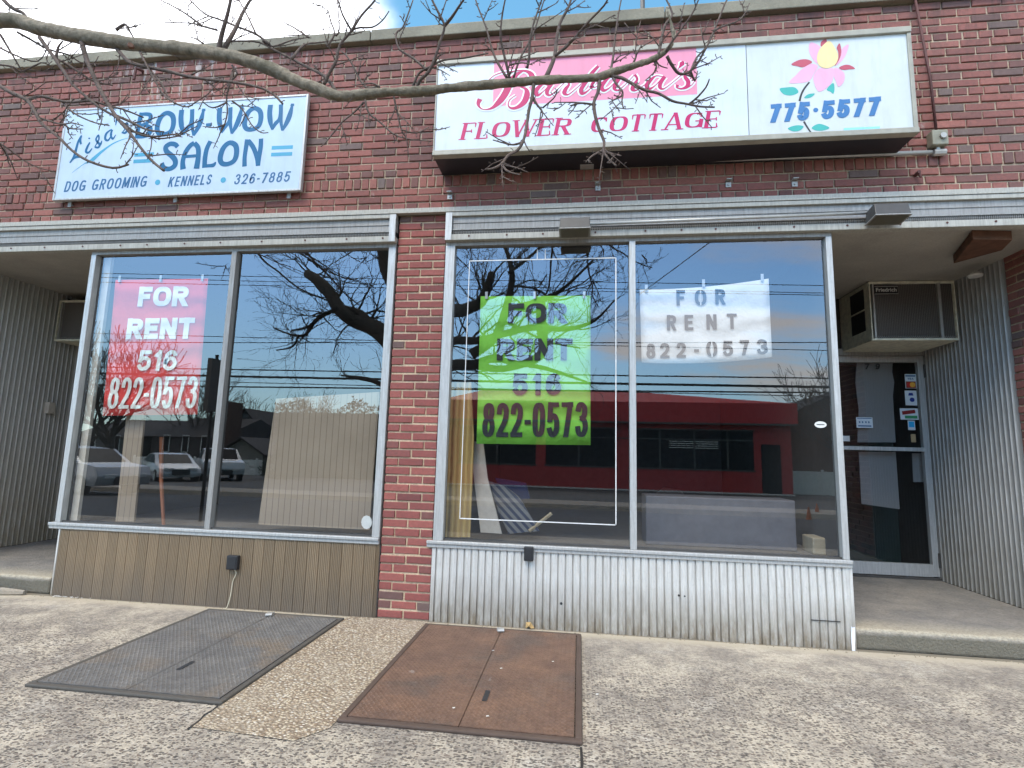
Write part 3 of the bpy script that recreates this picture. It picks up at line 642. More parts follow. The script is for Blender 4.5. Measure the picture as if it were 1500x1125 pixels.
I=Ink(yp2)
line(I,'FLOWER',(674,205),(834,197),24.5,.21,yp2,gap=.13,serif=True,shear=.2,thin=.3); line(I,'COTTAGE',(864,195.5),(1052,187),24.5,.21,yp2,gap=.11,serif=True,shear=.2,thin=.3)
I.build('lettering',MAG,S2)
def fshape(cname,colr,shapes,ex=0):
    I=Ink(yF+.0072-ex)
    for s in shapes: shape(I,s,(1080,30),5,yF+.0072)
    I.build(cname,paint('flower_'+cname,colr),f2)
fshape('pink_petals',(.80,.42,.56),[[(540,160),(595,182),(610,205),(590,240),(583,285),(588,318),(560,292),(532,245),(524,195)],[(815,175),(800,240),(770,290),(722,330),(755,272),(762,212)],
 [(378,455),(430,400),(480,350),(540,318),(590,335),(560,390),(530,440),(460,458)],[(600,350),(655,355),(700,350),(706,400),(680,470),(600,522),(562,455),(560,400)],[(708,350),(750,357),(785,392),(780,450),(742,485),(720,440),(705,400)]])
fshape('red_petals',(.50,.09,.13),[[(615,155),(650,138),(655,165),(640,180),(612,190)],[(750,168),(762,230),(745,290),(712,335),(738,280),(738,230),(728,200)],[(395,322),(450,290),(510,285),(548,305),(520,325),(480,343),(440,335)],[(745,345),(790,325),(830,330),(862,353),(820,358),(775,362)]],.0004)
fshape('yellow_bud',(.86,.68,.34),[[(675,150),(715,200),(738,260),(720,320),(660,350),(605,335),(583,285),(595,225),(630,180)]],.0008)
fshape('green_leaves',(.06,.42,.37),[[(310,500),(360,490),(420,490),(448,525),(400,548),(340,540)],[(490,565),(520,540),(568,535),(545,560),(510,570)],[(655,505),(700,458),(712,490),(705,535),(680,520)],[(370,790),(430,768),(485,775),(460,805),(410,812)],[(545,785),(600,757),(675,785),(630,805),(575,805)]])
I=Ink(yF+.0068); 
for p in ([(528,452,12),(490,500,14),(468,545,14),(456,590,16)],[(488,740,14),(515,785,12),(545,828,12)]): traced(I,p,(1080,30),5,yF+.0068)
I.build('stem',BLACK,f2)
I=Ink(yF+.006); SB=paint('sign_phone_blue',(.05,.18,.40))
line(I,'775',(1125.5,180),(1184,176),27,.25,yF+.006,gap=.13,shear=.16); line(I,'5577',(1202,175),(1288,168.7),27,.25,yF+.006,gap=.13,shear=.16); p=at(1195,161,yF+.006); I.disc((p.x,p.z),.017)
I.build('phone_number',SB,f2)
I=Ink(yF+.0062); quad(I,[(1236,187.5),(1289,185),(1289,192),(1236,194.5)],yF+.0062); I.build('maker_strip',paint('sign_sky_blue',(.30,.68,.82)),f2)
# ------------------------------------------------------------------ for-rent posters taped inside the glass
TAPE=plain('yellowed_tape',(.36,.38,.38),.3)
def poster(pts,y,mat,label,cols,name='poster',wav=.0015,sag=0):
    a,b,c,d=[at(*p,y) for p in pts]; m=MB(); nx,nz=16,12
    vs=[]
    for j in range(nz+1):
        for i in range(nx+1):
            s,t=i/nx,j/nz; p=(a*(1-s)+b*s)*(1-t)+(d*(1-s)+c*s)*t
            vs.append((p.x,p.y+wav*math.sin(s*5+t*3)*math.sin(t*4+1)+.001,p.z-sag*4*s*(1-s)))
    m.add(vs,[(j*(nx+1)+i,(j+1)*(nx+1)+i,(j+1)*(nx+1)+i+1,j*(nx+1)+i+1) for j in range(nz) for i in range(nx)])
    o=m.build(name,mat,smooth=True); tag(o,label,'poster','for rent posters in the shop windows')
    s=o.modifiers.new('s','SOLIDIFY'); s.thickness=.0008; s.offset=-1
    for q,dx in ((a,.05),((a+b)/2,0),(b,-.05)):
        bx('tape',(q.x+dx-.011,y-.010,q.z-.025),(q.x+dx+.011,y-.0095,q.z+.035),TAPE,o)
    return o
yP=.050; yL=yP-.007
def paperm(n,c):
    M=Mat(n); k=M.noise(4,4,.6); w2=M.n('ShaderNodeTexWave',bands_direction='Z',inp={'Vector':M.co(),'Scale':1.4,'Distortion':7,'Detail':2}).outputs['Fac']; M.set(M.ramp(k,(.3,tuple(x*.88 for x in c)),(.7,c)),.7,spec=.2,bump=M.math('ADD',k,M.math('MULTIPLY',w2,.6)),bs=.8,bd=.03)
    return M.m
INK=plain('poster_black_ink',(.008,.008,.009),.5); INKW=paperm('poster_white_ink',(.78,.74,.66)); INKG=plain('stencil_ink',(.012,.015,.022),.7)
PR=poster([(169,410),(305,408),(289,607),(150,609)],yP,paperm('poster_red',(.62,.055,.045)),'red FOR RENT poster with white letters inside the left shop window','')
I=Ink(yL)
line(I,'FOR',(201,449),(275,448.5),29,.27,yL,gap=.07); line(I,'RENT',(184,497),(283,496),30.5,.27,yL,gap=.07)
line(I,'516',(199,543),(257,543),30,.2,yL,gap=.13,shear=.06); line(I,'822-0573',(156,599),(286,598),46,.12,yL,gap=.055,shear=.02)
I.build('lettering',INKW,PR)
PG=poster([(704,434),(865,433),(865,652),(698,650)],yP,paperm('poster_green',(.19,.50,.06)),'bright green FOR RENT poster with black letters beside the brick pier','')
I=Ink(yL)
line(I,'FOR',(744,473.5),(831,473.5),29.5,.27,yL,gap=.07); line(I,'RENT',(727.5,528),(839,528),32,.27,yL,gap=.07)
line(I,'516',(750,579),(822,579),32,.24,yL,gap=.22); line(I,'822-0573',(706,640.5),(861,640.5),50.5,.145,yL,gap=.05)
I.build('lettering',INK,PG)
PW=poster([(937,424),(1126,408),(1131,523),(940,531)],yP,paperm('poster_white',(.62,.62,.60)),'white FOR RENT poster with grey stencil letters in the right window','',sag=.022)
I=Ink(yL); ST=Ink(yL)
for t,xs,v0,v1,h in (('FOR',((991,1004),(1018,1035),(1048,1063)),447.5,445,22.5),('RENT',((977,991),(1003,1016),(1035,1050),(1065,1080)),484,481,22.5),('822-0573',((947,960),(967,981),(991,1005),(1017,1024),(1035,1051),(1059,1074),(1084,1098),(1109,1125)),525.5,518.5,22.5)):
    for c,(ua,ub) in zip(t,xs):
        s=(ua-xs[0][0])/(xs[-1][1]-xs[0][0]); v=v0+(v1-v0)*s+(-2.5*4*s*(1-s)*-.25); line(I,c,(ua,v),(ub,v),h,.2,yL,stencil=ST)
I.build('lettering',INKG,PW)
if ST.mb.v: ST.build('stencil_bridges',PW.data.materials[0],PW)
# painted rule on the right-hand pane, seals and small stickers on the glass
RULE=plain('white_glass_paint',(.7,.7,.68),.5)
m=MB()
for a,b,w in (((.612,.765),(1.803,.765),.008),((.612,2.845),(1.803,2.845),.008),((.612,.765),(.612,2.845),.006),((1.803,.765),(1.803,2.845),.008)):
    m.box((min(a[0],b[0])-w/2,.0255,min(a[1],b[1])-w/2),(max(a[0],b[0])+w/2,.0268,max(a[1],b[1])+w/2))
for k in (1.17,1.235): m.box((k,.0255,2.845),(k+.006,.0268,2.93))
m.build('painted_border',RULE,WR)
def decal(name,pl,pr_,y,mat,label,catg,group=None):
    a=at(*pl,y); b=at(*pr_,y); return tag(bx(name,(min(a.x,b.x),y,min(a.z,b.z)),(max(a.x,b.x),y+.0015,max(a.z,b.z)),mat),label,catg,group)
I=Ink(.0262); p=at(1202,622,.026); I.poly([(p.x+.042*math.cos(t/10*math.pi),p.z+.024*math.sin(t/10*math.pi)) for t in range(20)]); o=tag(I.build('oval_sticker',WHITE,None),'small white oval sticker near the right edge of the shop window','sticker')
tiny('glass',(p.x,.0258,p.z-.006),.016,INKG,o,align='CENTER') if 0 else MB().box((p.x-.026,.0256,p.z-.003),(p.x+.026,.0261,p.z+.003)).build('print_line',INKG,o)
PAPER=paint('sticker_white',(.66,.72,.76)); g='stickers on the shop door glass'; yd=1.872
s=decal('card_sticker',(1325,548),(1343,569),yd,PAPER,'white card sticker with a red and yellow emblem, topmost on the door glass','sticker',g)
a=at(1326,549,yd); b=at(1342,568.5,yd); w=b.x-a.x; h=a.z-b.z
MB().box((a.x,yd-.0008,a.z-h*.14),(b.x,yd-.0002,a.z-.004)).build('blue_band',NAVY,s)
MB().box((a.x,yd-.0008,b.z),(b.x,yd-.0002,b.z+h*.50)).build('dark_panel',paint('sticker_orange_band',(.25,.05,.03)),s)
I=Ink(yd-.001); I.disc((a.x+w*.35,b.z+h*.25),h*.19); I.build('red_circle',paint('sticker_red',(.62,.03,.03)),s)
I=Ink(yd-.0015); I.disc((a.x+w*.66,b.z+h*.25),h*.19); I.build('yellow_circle',paint('sticker_yellow',(.85,.42,.05)),s)
I=Ink(yd-.001); write(I,'VISA',(a.x+w*.2,a.z-h*.37),(a.x+w*.8,a.z-h*.37),h*.15,.2); I.build('lettering',NAVY,s)
s=decal('card_sticker',(1325,572),(1344,594),yd,PAPER,'pale blue card sticker with two dark blue emblems on the door glass','sticker',g)
a=at(1325,572,yd); b=at(1344,594,yd); w=b.x-a.x; h=a.z-b.z; I=Ink(yd-.001); I.disc((a.x+w*.58,b.z+h*.38),h*.15); I.poly([(a.x+w*.28,a.z-h*.34),(a.x+w*.72,a.z-h*.34),(a.x+w*.66,a.z-h*.16),(a.x+w*.34,a.z-h*.16)]); I.build('blue_emblems',paint('sticker_navy',(.02,.04,.25)),s)
s=decal('card_sticker',(1318,598),(1346,615),yd,PAPER,'wide white sticker with a red card over a green band on the door glass','sticker',g)
a=at(1318,598,yd); b=at(1346,615,yd); w=b.x-a.x; h=a.z-b.z; I=Ink(yd-.001); I.poly([(a.x+w*.12,b.z+h*.42),(a.x+w*.84,b.z+h*.58),(a.x+w*.82,b.z+h*.9),(a.x+w*.1,b.z+h*.74)]); I.build('red_card',paint('sticker_dark_red',(.25,.02,.02)),s)
MB().box((a.x+w*.25,yd-.0008,b.z+h*.1),(a.x+w*.93,yd-.0002,b.z+h*.36)).build('green_band',paint('sticker_green',(.05,.3,.12)),s)
s=decal('card_sticker',(1329.5,616),(1341,630),yd,PAPER,'small bright blue sticker lowest in the column on the door glass','sticker',g)
a=at(1331,617.5,yd); b=at(1339.5,626,yd); MB().box((a.x,yd-.0008,b.z),(b.x,yd-.0002,a.z)).build('blue_square',paint('sticker_bright_blue',(.03,.42,.8)),s)
decal('peeling_label',(1334,636),(1342,648),yd,plain('tan_paper',(.38,.27,.14),.9),'torn tan paper label below the blue sticker on the door','sticker',g)
s=decal('notice_sticker',(1254,611),(1279,627),yd,PAPER,'white notice sticker in the middle of the door glass','sticker',g)
a=at(1254,611,yd); b=at(1279,627,yd); w=b.x-a.x; h=a.z-b.z; m=MB()
m.box((a.x+w*.1,yd-.0008,b.z+h*.12),(a.x+w*.9,yd-.0002,b.z+h*.24)).box((a.x+w*.06,yd-.0008,a.z-h*.14),(a.x+w*.94,yd-.0002,a.z-h*.07))
for q in (.2,.38,.58,.76): m.box((a.x+w*(q-.04),yd-.0008,b.z+h*.45),(a.x+w*(q+.04),yd-.0002,b.z+h*.62))
m.build('print_lines',NAVY,s)
decal('notice_sticker',(1222,638),(1245,646.5),yd,WHITE,'plain white sticker low on the door glass beside the window post','sticker',g)
# cardboard behind the door glass
def board(name,pts,y,mat,label,catg,th=.006):
    q=[at(*p,y) for p in pts]; q=[(p.x,p.z) for p in q]
    if sum(q[i][0]*q[(i+1)%len(q)][1]-q[(i+1)%len(q)][0]*q[i][1] for i in range(len(q)))<0: q=q[::-1]
    return tag(MB().prism(q,y,y+th).build(name,mat),label,catg)
CARDM=Mat('corrugated_cardboard'); _w=CARDM.n('ShaderNodeTexWave',bands_direction='X',inp={'Vector':CARDM.co(),'Scale':24,'Distortion':.4}).outputs['Fac']
CARDM.set(CARDM.mix(CARDM.ramp(_w,(0,.35),(1,0)),(.24,.232,.225),(.18,.173,.168)),.95,bump=_w,bs=.3,bd=.003)
board('cardboard_sheet',[(1255,527),(1308,524),(1307,545),(1310,560),(1308,580),(1312,648),(1256,648),(1258,600),(1253,560)],1.93,CARDM.m,'grey torn cardboard sheet behind the upper door glass','cardboard')
board('cardboard_sheet',[(1258,662),(1312,662),(1318,746),(1262,738)],1.94,CARDM.m,'grey cardboard sheet hanging behind the lower door glass','cardboard')
board('cardboard_sheet',[(1336,664),(1352,664),(1356,706),(1338,706)],1.95,CARDM.m,'small grey cardboard piece beside the hinge of the door','cardboard')
# ------------------------------------------------------------------ displays inside the windows
def m_strip():
    M=Mat('beige_ribbed_board'); w=M.n('ShaderNodeTexWave',wave_profile='SAW',inp={'Vector':M.co(),'Scale':5.8,'Distortion':.0,'Detail':0}).outputs['Fac']
    g=M.ramp(w,(0,1),(.08,0),(.92,0),(1,1)); k=M.mix(M.ramp(M.noise(2.5,4),(.3,0),(.7,1)),(.34,.265,.19),(.28,.215,.152))
    return M.set(M.mix(g,k,(.15,.11,.075)),.8,bump=g,bs=-.4,bd=.004)
STRIP=m_strip()
board('display_panel',[(404,584),(556,574),(541,776),(378,768)],.16,STRIP,'tall beige ribbed display panel behind the left shop window','panel',.02)
board('wooden_board',[(186,600),(212,600),(196,764),(169,764)],.14,STRIP,'narrow beige ribbed board standing behind the red poster','board',.02)
st=MB().tube([at(237,640,.25),at(236,700,.28),at(240,772,.2)],[.018,.016,.014],8).build('wooden_pole',plain('orange_brown_wood',(.22,.07,.025),.7)); tag(st,'thin reddish wooden pole leaning behind the left shop window','pole')
RC=plain('pale_corner_post',(.55,.50,.42),.7)
tag(bx('corner_post',(-2.825,.07,.58),(-2.76,.10,2.97),RC),'pale vertical post just inside the left window corner','post')
board('tape_disc',[(537+8*math.cos(i*.5236),765+10*math.sin(i*.5236)) for i in range(12)],.042,WHITE,'round white sticker low in the corner of the left window','sticker',.002)
GOLD=Mat('gold_curtain'); _w=GOLD.n('ShaderNodeTexWave',inp={'Vector':GOLD.co(),'Scale':7,'Distortion':1.2}).outputs['Fac']
GOLD.set(GOLD.mix(_w,(.42,.29,.10),(.28,.18,.06)),.8,bump=_w,bs=.6,bd=.02)
board('gold_curtain',[(660,560),(690,560),(694,640),(688,787),(652,787)],.12,GOLD.m,'narrow golden curtain beside the pier in the right window','curtain',.03)
board('white_plank',[(690,645),(708,650),(714,700),(735,782),(704,780),(694,700)],.2,plain('pale_plank',(.38,.34,.29),.7),'pale wooden plank leaning inside the right window','plank',.03)
STR=Mat('striped_cloth'); _w=STR.n('ShaderNodeTexWave',bands_direction='DIAGONAL',inp={'Vector':STR.co(),'Scale':9}).outputs['Fac']
STR.set(STR.ramp(_w,(.3,(.02,.03,.06)),(.6,(.14,.14,.14))),.9)
board('striped_chair',[(716,705),(738,712),(760,728),(790,778),(745,782),(730,750)],.3,STR.m,'blue and white striped folded chair lying in the right window','chair',.05)
board('blue_cloth',[(725,700),(770,708),(776,730),(740,735)],.42,plain('blue_cloth',(.012,.02,.07),.9),'dark blue cloth heaped over the striped chair','cloth',.06)
tag(MB().tube([at(775,778,.3),at(808,752,.34)],.016,6).build('wooden_stick',plain('light_slat',(.3,.24,.15),.8)),'short wooden stick lying on the window floor','stick')
bc=MB(); p=at(1215,795,.35)
bc.box((p.x-.14,.30,.575),(p.x+.10,.5,.70)); tag(bc.build('cardboard_box',plain('tan_cardboard',(.30,.25,.17),.9),bevel=.01),'tan cardboard box in the corner of the right window','box')
p=at(946,726,.4); q=at(1165,733,.4); tag(bx('low_counter',(p.x,.4,.575),(q.x,.7,(p.z+q.z)/2),plain('pale_grey_laminate',(.11,.105,.115),.6),None,.01),'low pale counter standing inside the right shop window','counter')
m=MB(); p=at(990,745,1.0); 
for i in range(9): pass
mb_=MB().tube([(p.x-.05,1.0,.575),(p.x-.06,1.0,.78),(p.x-.1,1.0,.92),(p.x-.14,1.0,.97)],[.26,.24,.16,.05],16).build('black_chair',BLACK,smooth=True); tag(mb_,'black rounded chair standing in the dark right shop','chair')
# ------------------------------------------------------------------ air conditioners
CREAM=plain('aged_cream_enamel',(.74,.71,.55),.6,.0,.2,20)
FIN=Mat('condenser_mesh'); _v=FIN.n('ShaderNodeTexVoronoi',inp={'Vector':FIN.n('ShaderNodeMapping',inp={'Vector':FIN.co(),'Scale':(.6,1,1.6)}).outputs[0],'Scale':110,'Randomness':.1}).outputs['Distance']
FIN.set(FIN.ramp(_v,(.25,(.035,.032,.03)),(.5,(.15,.135,.12))),.6,.2,bump=_v,bs=.8,bd=.004)
def aircon(x0,x1,y0,y1,z0,z1,label):
    A=empty('air_conditioner',(0,0,0),label,'air conditioner','air conditioners above the shop doors')
    t=.022
    m=MB().box((x0,y0,z1-t),(x1,y1,z1)).box((x0,y0,z0),(x1,y1,z0+t)).box((x0,y0,z0+t),(x0+t*.5,y1,z1-t)).box((x1-t*.5,y0,z0+t),(x1,y1,z1-t))
    m.build('housing',CREAM,A,bevel=.004)
    w=x1-x0; bx('condenser_coil',(x0+t*.5,y0+.03,z0+t),(x1-t*.5,y0+.06,z1-t),FIN.m,A)
    m=MB(); m.box((x0+.03,y0+.004,z0+t),(x0+.045,y0+.03,z1-t)).box((x1-.15,y0+.004,z0+t),(x1-.125,y0+.03,z1-t)); m.build('guard_strip',STEEL,A)
    m=MB(); n=int((w-.02)/.018)
    for i in range(n):
        xx=x0+.012+i*.018; m.tube([(xx,y0+.003,z0+t+.002),(xx+.009,y0+.001,z0+t+.022),(xx+.018,y0+.003,z0+t+.002)],.0014,4,cap=False)
    m.build('wire_mesh',STEEL,A)
    m=MB()
    for k in (0,1): m.box((x0-.003,y0+.10+0*k,z0+.12+k*.22),(x0-.0005,y0+.36,z0+.32+k*.22))
    m.build('side_vent',BLACK,A)
    return A
A1=aircon(4.305,5.065,1.26,1.86,2.44,3.025,'cream boxy air conditioner over the right shop door beside ribbed wall')
p=at(1282,424,1.255)
MB().box((p.x-.005,1.257,p.z-.045),(p.x+.20,1.289,p.z+.028)).build('name_plate',BLACK,A1)
MB().box((p.x-.008,1.254,p.z-.048),(p.x+.203,1.2565,p.z-.042)).box((p.x-.008,1.254,p.z+.025),(p.x+.203,1.2565,p.z+.031)).build('plate_rim',STEEL,A1)
tiny('Friedrich',(p.x+.004,1.2545,p.z-.022),.052,WHITE,A1,off=.0012)
A2=aircon(-4.56,-3.85,1.22,1.86,2.44,2.93,'pale air conditioner in the dark left recess behind the window post')
# ------------------------------------------------------------------ small things on the wall
def floodlight(x,z,label,w=.235):
    F=empty('floodlight',(0,0,0),label,'floodlight','floodlights on the fascia')
    M_=Matrix.Translation((x,-.15,z+.01))@Matrix.Rotation(R(-5),4,'X')
    m=MB(); m.add([M_@Vector(q) for q in [(-w/2,-.075,-.045),(w/2,-.075,-.045),(w/2,.07,-.045),(-w/2,.07,-.045),(-w/2*.97,-.065,.045),(w/2*.97,-.065,.045),(w/2*.92,.06,.045),(-w/2*.92,.06,.045)]],[(0,3,2,1),(4,5,6,7),(0,1,5,4),(1,2,6,5),(2,3,7,6),(3,0,4,7)])
    m.build('lamp_housing',plain('floodlight_bronze',(.065,.062,.058),.5,.2),F,bevel=.005)
    MB().obox(M_,(-w/2-.003,-.079,-.053),(w/2+.003,.074,-.0455)).build('lens_frame',ALU_GREY,F)
    MB().obox(M_,(-w/2+.012,-.068,-.056),(w/2-.012,.062,-.0535)).build('lens',plain('lamp_lens',(.11,.10,.07),.3),F)
    MB().box((x-.05,-.12,z+.035),(x+.05,-.05,z+.075)).tube([(x,-.15,z+.03),(x,-.09,z+.05)],.018).build('junction_box',STEEL,F,bevel=.004)
    return F
p=at(842,331,-.19); floodlight(p.x,p.z,'square bronze floodlight on the fascia above the green poster')
q=at(1304,311,-.19); floodlight(q.x,q.z,'square bronze floodlight on the fascia above the door recess')
tag(MB().tube([(p.x+.05,-.085,p.z+.06),(q.x-.05,-.085,q.z+.05)],.013,8).build('conduit',STEEL,smooth=True),'thin grey conduit running along the fascia between the floodlights','conduit')
a=at(1365,223,-.03); b=at(868,240,-.03)
tag(MB().tube([(b.x,-.03,b.z),((a.x+b.x)/2,-.03,(a.z+b.z)/2-.004),(a.x,-.03,a.z)],.016,8).build('conduit',STEEL,smooth=True),'grey conduit under the long flower shop sign','conduit')
tag(MB().box((b.x-.10,-.075,b.z-.03),(b.x+.01,0,b.z+.03)).tube([(b.x-.045,-.075,b.z),(b.x-.045,-.08,b.z)],.012).build('conduit_box',STEEL,bevel=.006),'small grey conduit box under the flower shop sign','junction box')
J=empty('outlet_box',(0,0,0),'weathered grey electrical box at the foot of the red pipe','electrical box')
c=at(1376,202,-.06)
MB().box((c.x-.055,-.075,c.z-.06),(c.x+.055,0,c.z+.06)).build('box_body',plain('weathered_zinc',(.27,.26,.2),.7,.2),J,bevel=.008)
MB().tube([(c.x+.012,-.076,c.z+.005),(c.x+.012,-.092,c.z+.005)],.022).build('round_cover',STEEL,J)
MB().tube([(c.x-.03,-.03,c.z-.10),(c.x+.05,-.03,c.z-.10)],.026).tube([(c.x,-.03,c.z-.11),(c.x,-.03,c.z-.055)],.018).build('conduit_elbow',STEEL,J)
t=at(1340,-8,-.035)
tag(MB().tube([(c.x,-.035,c.z+.055),(c.x-.01,-.035,c.z+.5),(t.x,-.035,4.88)],.0095,8).build('vertical_pipe',RUSTP,smooth=True),'thin rust red pipe running up the brick wall right of the long sign','pipe')
m=MB()
for uv in ((659,286),(876,273),(1067,268),(1164,267)):
    k=at(*uv,-.01); o=MB().box((k.x-.02,-.012,k.z-.035),(k.x+.02,0,k.z+.005)).box((k.x-.02,-.045,k.z+.015),(k.x+.02,0,k.z+.022)).tube([(k.x,-.012,k.z-.015),(k.x,-.02,k.z-.015)],.008).build('wall_clip',STEEL)
    tag(o,'small metal clip screwed to the brick under the flower shop sign','clip','clips under the flower shop sign')
k=at(1342,256,-.01); tag(MB().tube([(k.x,0,k.z),(k.x,-.05,k.z+.004)],.014).tube([(k.x,-.04,k.z),(k.x+.01,-.045,k.z-.04)],.008).build('eye_bolt',RUSTP),'rusty bolt in the brick right of the clips','bolt')
PTB=plain('pier_hook',(.05,.04,.035),.6); k=at(618,331,0)
tag(MB().tube([(k.x-.006,0,k.z),(k.x-.006,-.03,k.z),(k.x+.008,-.032,k.z+.01),(k.x+.01,-.03,k.z-.012),(k.x-.004,-.03,k.z-.014)],.0035,6).build('wall_hook',PTB),'tiny curled hook at the top of the brick pier','hook')
k=at(199,100,-.08); tag(MB().tube([(k.x,0,k.z+.03),(k.x,-.08,k.z+.0),(k.x,-.085,k.z-.12)],.012,8).build('roof_stub_pipe',RUSTP),'short rusty stub pipe under the coping behind the thick branch','pipe')
k=at(941,-30,.15)
tag(MB().tube([(k.x,.15,4.98),(k.x,.15,6.2)],.02,8).build('roof_mast',ALU_DARK),'thin dark mast rising from the roof behind the coping','mast')
for uv,w,h,lab,y in (((341,824),.095,.11,'small black outlet box with a cord on the tan cladding',-.0066),((774.5,811),.07,.105,'small black outlet box on the ribbed white cladding',-.004)):
    k=at(*uv,-.03); E_=empty('outlet_box',(0,0,0),lab,'outlet box')
    MB().box((k.x-w/2,-.045,k.z-h/2),(k.x+w/2,y,k.z+h/2)).build('cover',BLACK,E_,bevel=.006)
    MB().box((k.x-w/2+.012,-.048,k.z-h/2+.012),(k.x+w/2-.012,-.0455,k.z+h/2-.014)).build('flap',BLACK,E_,bevel=.002)
    if w>.09: MB().tube(cat([(k.x+.02,-.03,k.z-h/2),(k.x+.03,-.02,k.z-h/2-.03),(k.x+.005,-.015,k.z-.15),(k.x-.0,-.02,.10),(k.x-.015,-.03,.012),(k.x-.03,-.05,.006)]),.0035,6).build('cord',plain('cream_cord',(.62,.56,.42),.6),E_)
k=at(76,597,1.3); tag(bx('wall_box',(-4.63,1.28,1.60),(-4.57,1.36,1.73),RC,None,.005),'small beige box on the ribbed wall of the left recess','box')
W_=empty('wooden_box',(0,0,0),'brown wooden board fixed under the recess ceiling by the brick return','board')
m=MB(); P=[(4.64,.61),(4.44,.09),(4.73,.12),(4.81,.33)]
m.add([(x,y,z) for z in (2.955,3.028) for x,y in P],[(3,2,1,0),(4,5,6,7)]+[(i,(i+1)%4,(i+1)%4+4,i+4) for i in range(4)]); m.build('board',WOOD,W_,bevel=.004)
MB().box((4.46,.13,3.0),(4.72,.15,3.029)).build('cleat',WOOD,W_)
k=at(1427,386,.84); tag(MB().tube([(k.x,.84,2.955),(k.x,.84,2.93),(k.x,.84,2.915)],[.03,.055,.05],16).build('ceiling_detector',WHITE,smooth=False),'small round white fitting below the wooden board','ceiling fitting')
# ------------------------------------------------------------------ cellar hatches
def m_plate(name,a,b,c):
    M=Mat(name); n=M.noise(3.5,6,.65); n2=M.noise(30,5,.7); k=M.mix(M.ramp(n,(.35,0),(.65,1)),a,b)
    k=M.mix(M.ramp(M.noise(2.3,5,.6,off=7),(.52,0),(.66,.75)),k,c); k=M.mix(M.ramp(n2,(.35,.5),(.6,0)),k,tuple(x*.4 for x in a))
    k=M.mix(M.ramp(M.noise(7,4,.6,off=15),(.70,0),(.74,.5)),k,(.35,.33,.3))
    return M.set(k,M.ramp(n,(.3,.55),(.7,.8)),.15,bump=n2,bs=.3,bd=.003)
P_G=m_plate('grey_checker_plate',(.185,.175,.16),(.125,.12,.115),(.20,.155,.11)); P_R=m_plate('rusty_checker_plate',(.205,.118,.076),(.145,.09,.066),(.105,.085,.072))
F_G=plain('hatch_frame_dark',(.09,.082,.07),.7,.1); F_R=plain('hatch_frame_brown',(.095,.065,.05),.75,.1)
def hatch(x0,x1,y0,y1,xs,pm,fm,label,zz=.017):
    H=empty('cellar_hatch',(0,0,0),label,'cellar hatch','steel cellar hatches in the pavement')
    fw=.034
    MB().box((x0,y0,0),(x1,y0+fw,zz)).box((x0,y1-fw,0),(x1,y1,zz)).box((x0,y0+fw,0),(x0+fw,y1-fw,zz)).box((x1-fw,y0+fw,0),(x1,y1-fw,zz)).build('hatch_frame',fm,H,bevel=.006)
    for a,b in ((x0+fw+.004,xs-.002),(xs+.002,x1-fw-.004)):
        m=MB().box((a,y0+fw+.004,.004),(b,y1-fw-.004,zz+.001)); p=.027; i=0; yy=y0+fw+.02
        while yy<y1-fw-.02:
            xx=a+.014+(p/2 if i%2 else 0); j=0
            while xx<b-.012:
                s=1 if (i)%2 else -1; c_,q=math.cos(R(38)*s),math.sin(R(38)*s); L,W=.0118,.0046; z=zz+.001
                m.add([(xx+c_*L,yy+q*L,z),(xx-q*W,yy+c_*W,z),(xx-c_*L,yy-q*L,z),(xx+q*W,yy-c_*W,z),(xx,yy,z+.0042)],[(0,1,4),(1,2,4),(2,3,4),(3,0,4)])
                xx+=p; j+=1
            yy+=p*.62; i+=1
        m.build('hatch_leaf',pm,H)
    k=.0045
    MB().tube([(xs-.02,y1-.10,zz+.012),(xs+.025,y1-.09,zz+.014)],.012,8).box((xs-.03,y1-.075,zz),(xs+.02,y1-.05,zz+.02)).build('hasp',STEEL,H)
    MB().box((xs+.06,y0+.30,zz+.0025),(xs+.085,y0+.42,zz+.0045)).build('lifting_slot',BLACK,H)
    return H
hatch(.41,1.552,-1.545,-.095,.985,P_R,F_R,'rusty brown steel cellar hatch below the ribbed white cladding')
hatch(-1.33,-.215,-1.49,-.10,-.77,P_G,F_G,'dark grey steel cellar hatch below the tan cladding')
# litter
lf=MB(); k=at(776,916,-.03)
lf.add([(k.x-.03,-.03,.005),(k.x-.005,-.05,.03),(k.x+.01,-.035,.008),(k.x+.005,-.02,.05),(k.x-.03,-.018,.045),(k.x+.035,-.03,.012),(k.x+.02,-.02,.03)],[(0,1,2,3,4),(2,5,6,3)])
tag(lf.build('dead_leaf',plain('dry_leaf',(.42,.28,.12),.9)),'curled dry tan leaf at the foot of the ribbed cladding','leaf')
for i,(u,v) in enumerate(((875,1017),(665,1037),(810,969),(734,979),(714,1049),(722,953))):
    k=at(u,v,-1); d=(k-Vector(CAM)); t=(.021 if i!=0 else .006)-CAM[2]; k=Vector(CAM)+d*(t/d.z); m=MB(); m.add([(k.x+.011*rnd.uniform(.5,1)*math.cos(a*1.05),k.y+.008*rnd.uniform(.5,1)*math.sin(a*1.05),k.z+.002*(a%2)) for a in range(6)],[tuple(range(6))])
    tag(m.build('paper_scrap',WHITE),'tiny white scrap lying on the pavement beside the hatch' if i==0 else 'tiny white scrap lying on the rusty hatch','litter','white scraps' if i else None)
sp=MB()
for i in range(46):
    x=-2.78+abs(rnd.gauss(0,.13)); y=-.02-abs(rnd.gauss(0,.012)); s=rnd.uniform(.003,.012); sp.add([(x+s*math.cos(a*1.05)*rnd.uniform(.6,1),y+s*.6*math.sin(a*1.05),.006+.0001*i) for a in range(6)],[tuple(range(6))])
tag(sp.build('paint_flakes',WHITE),'scattered white paint flakes at the left foot of the tan cladding','paint flakes',kind='stuff')
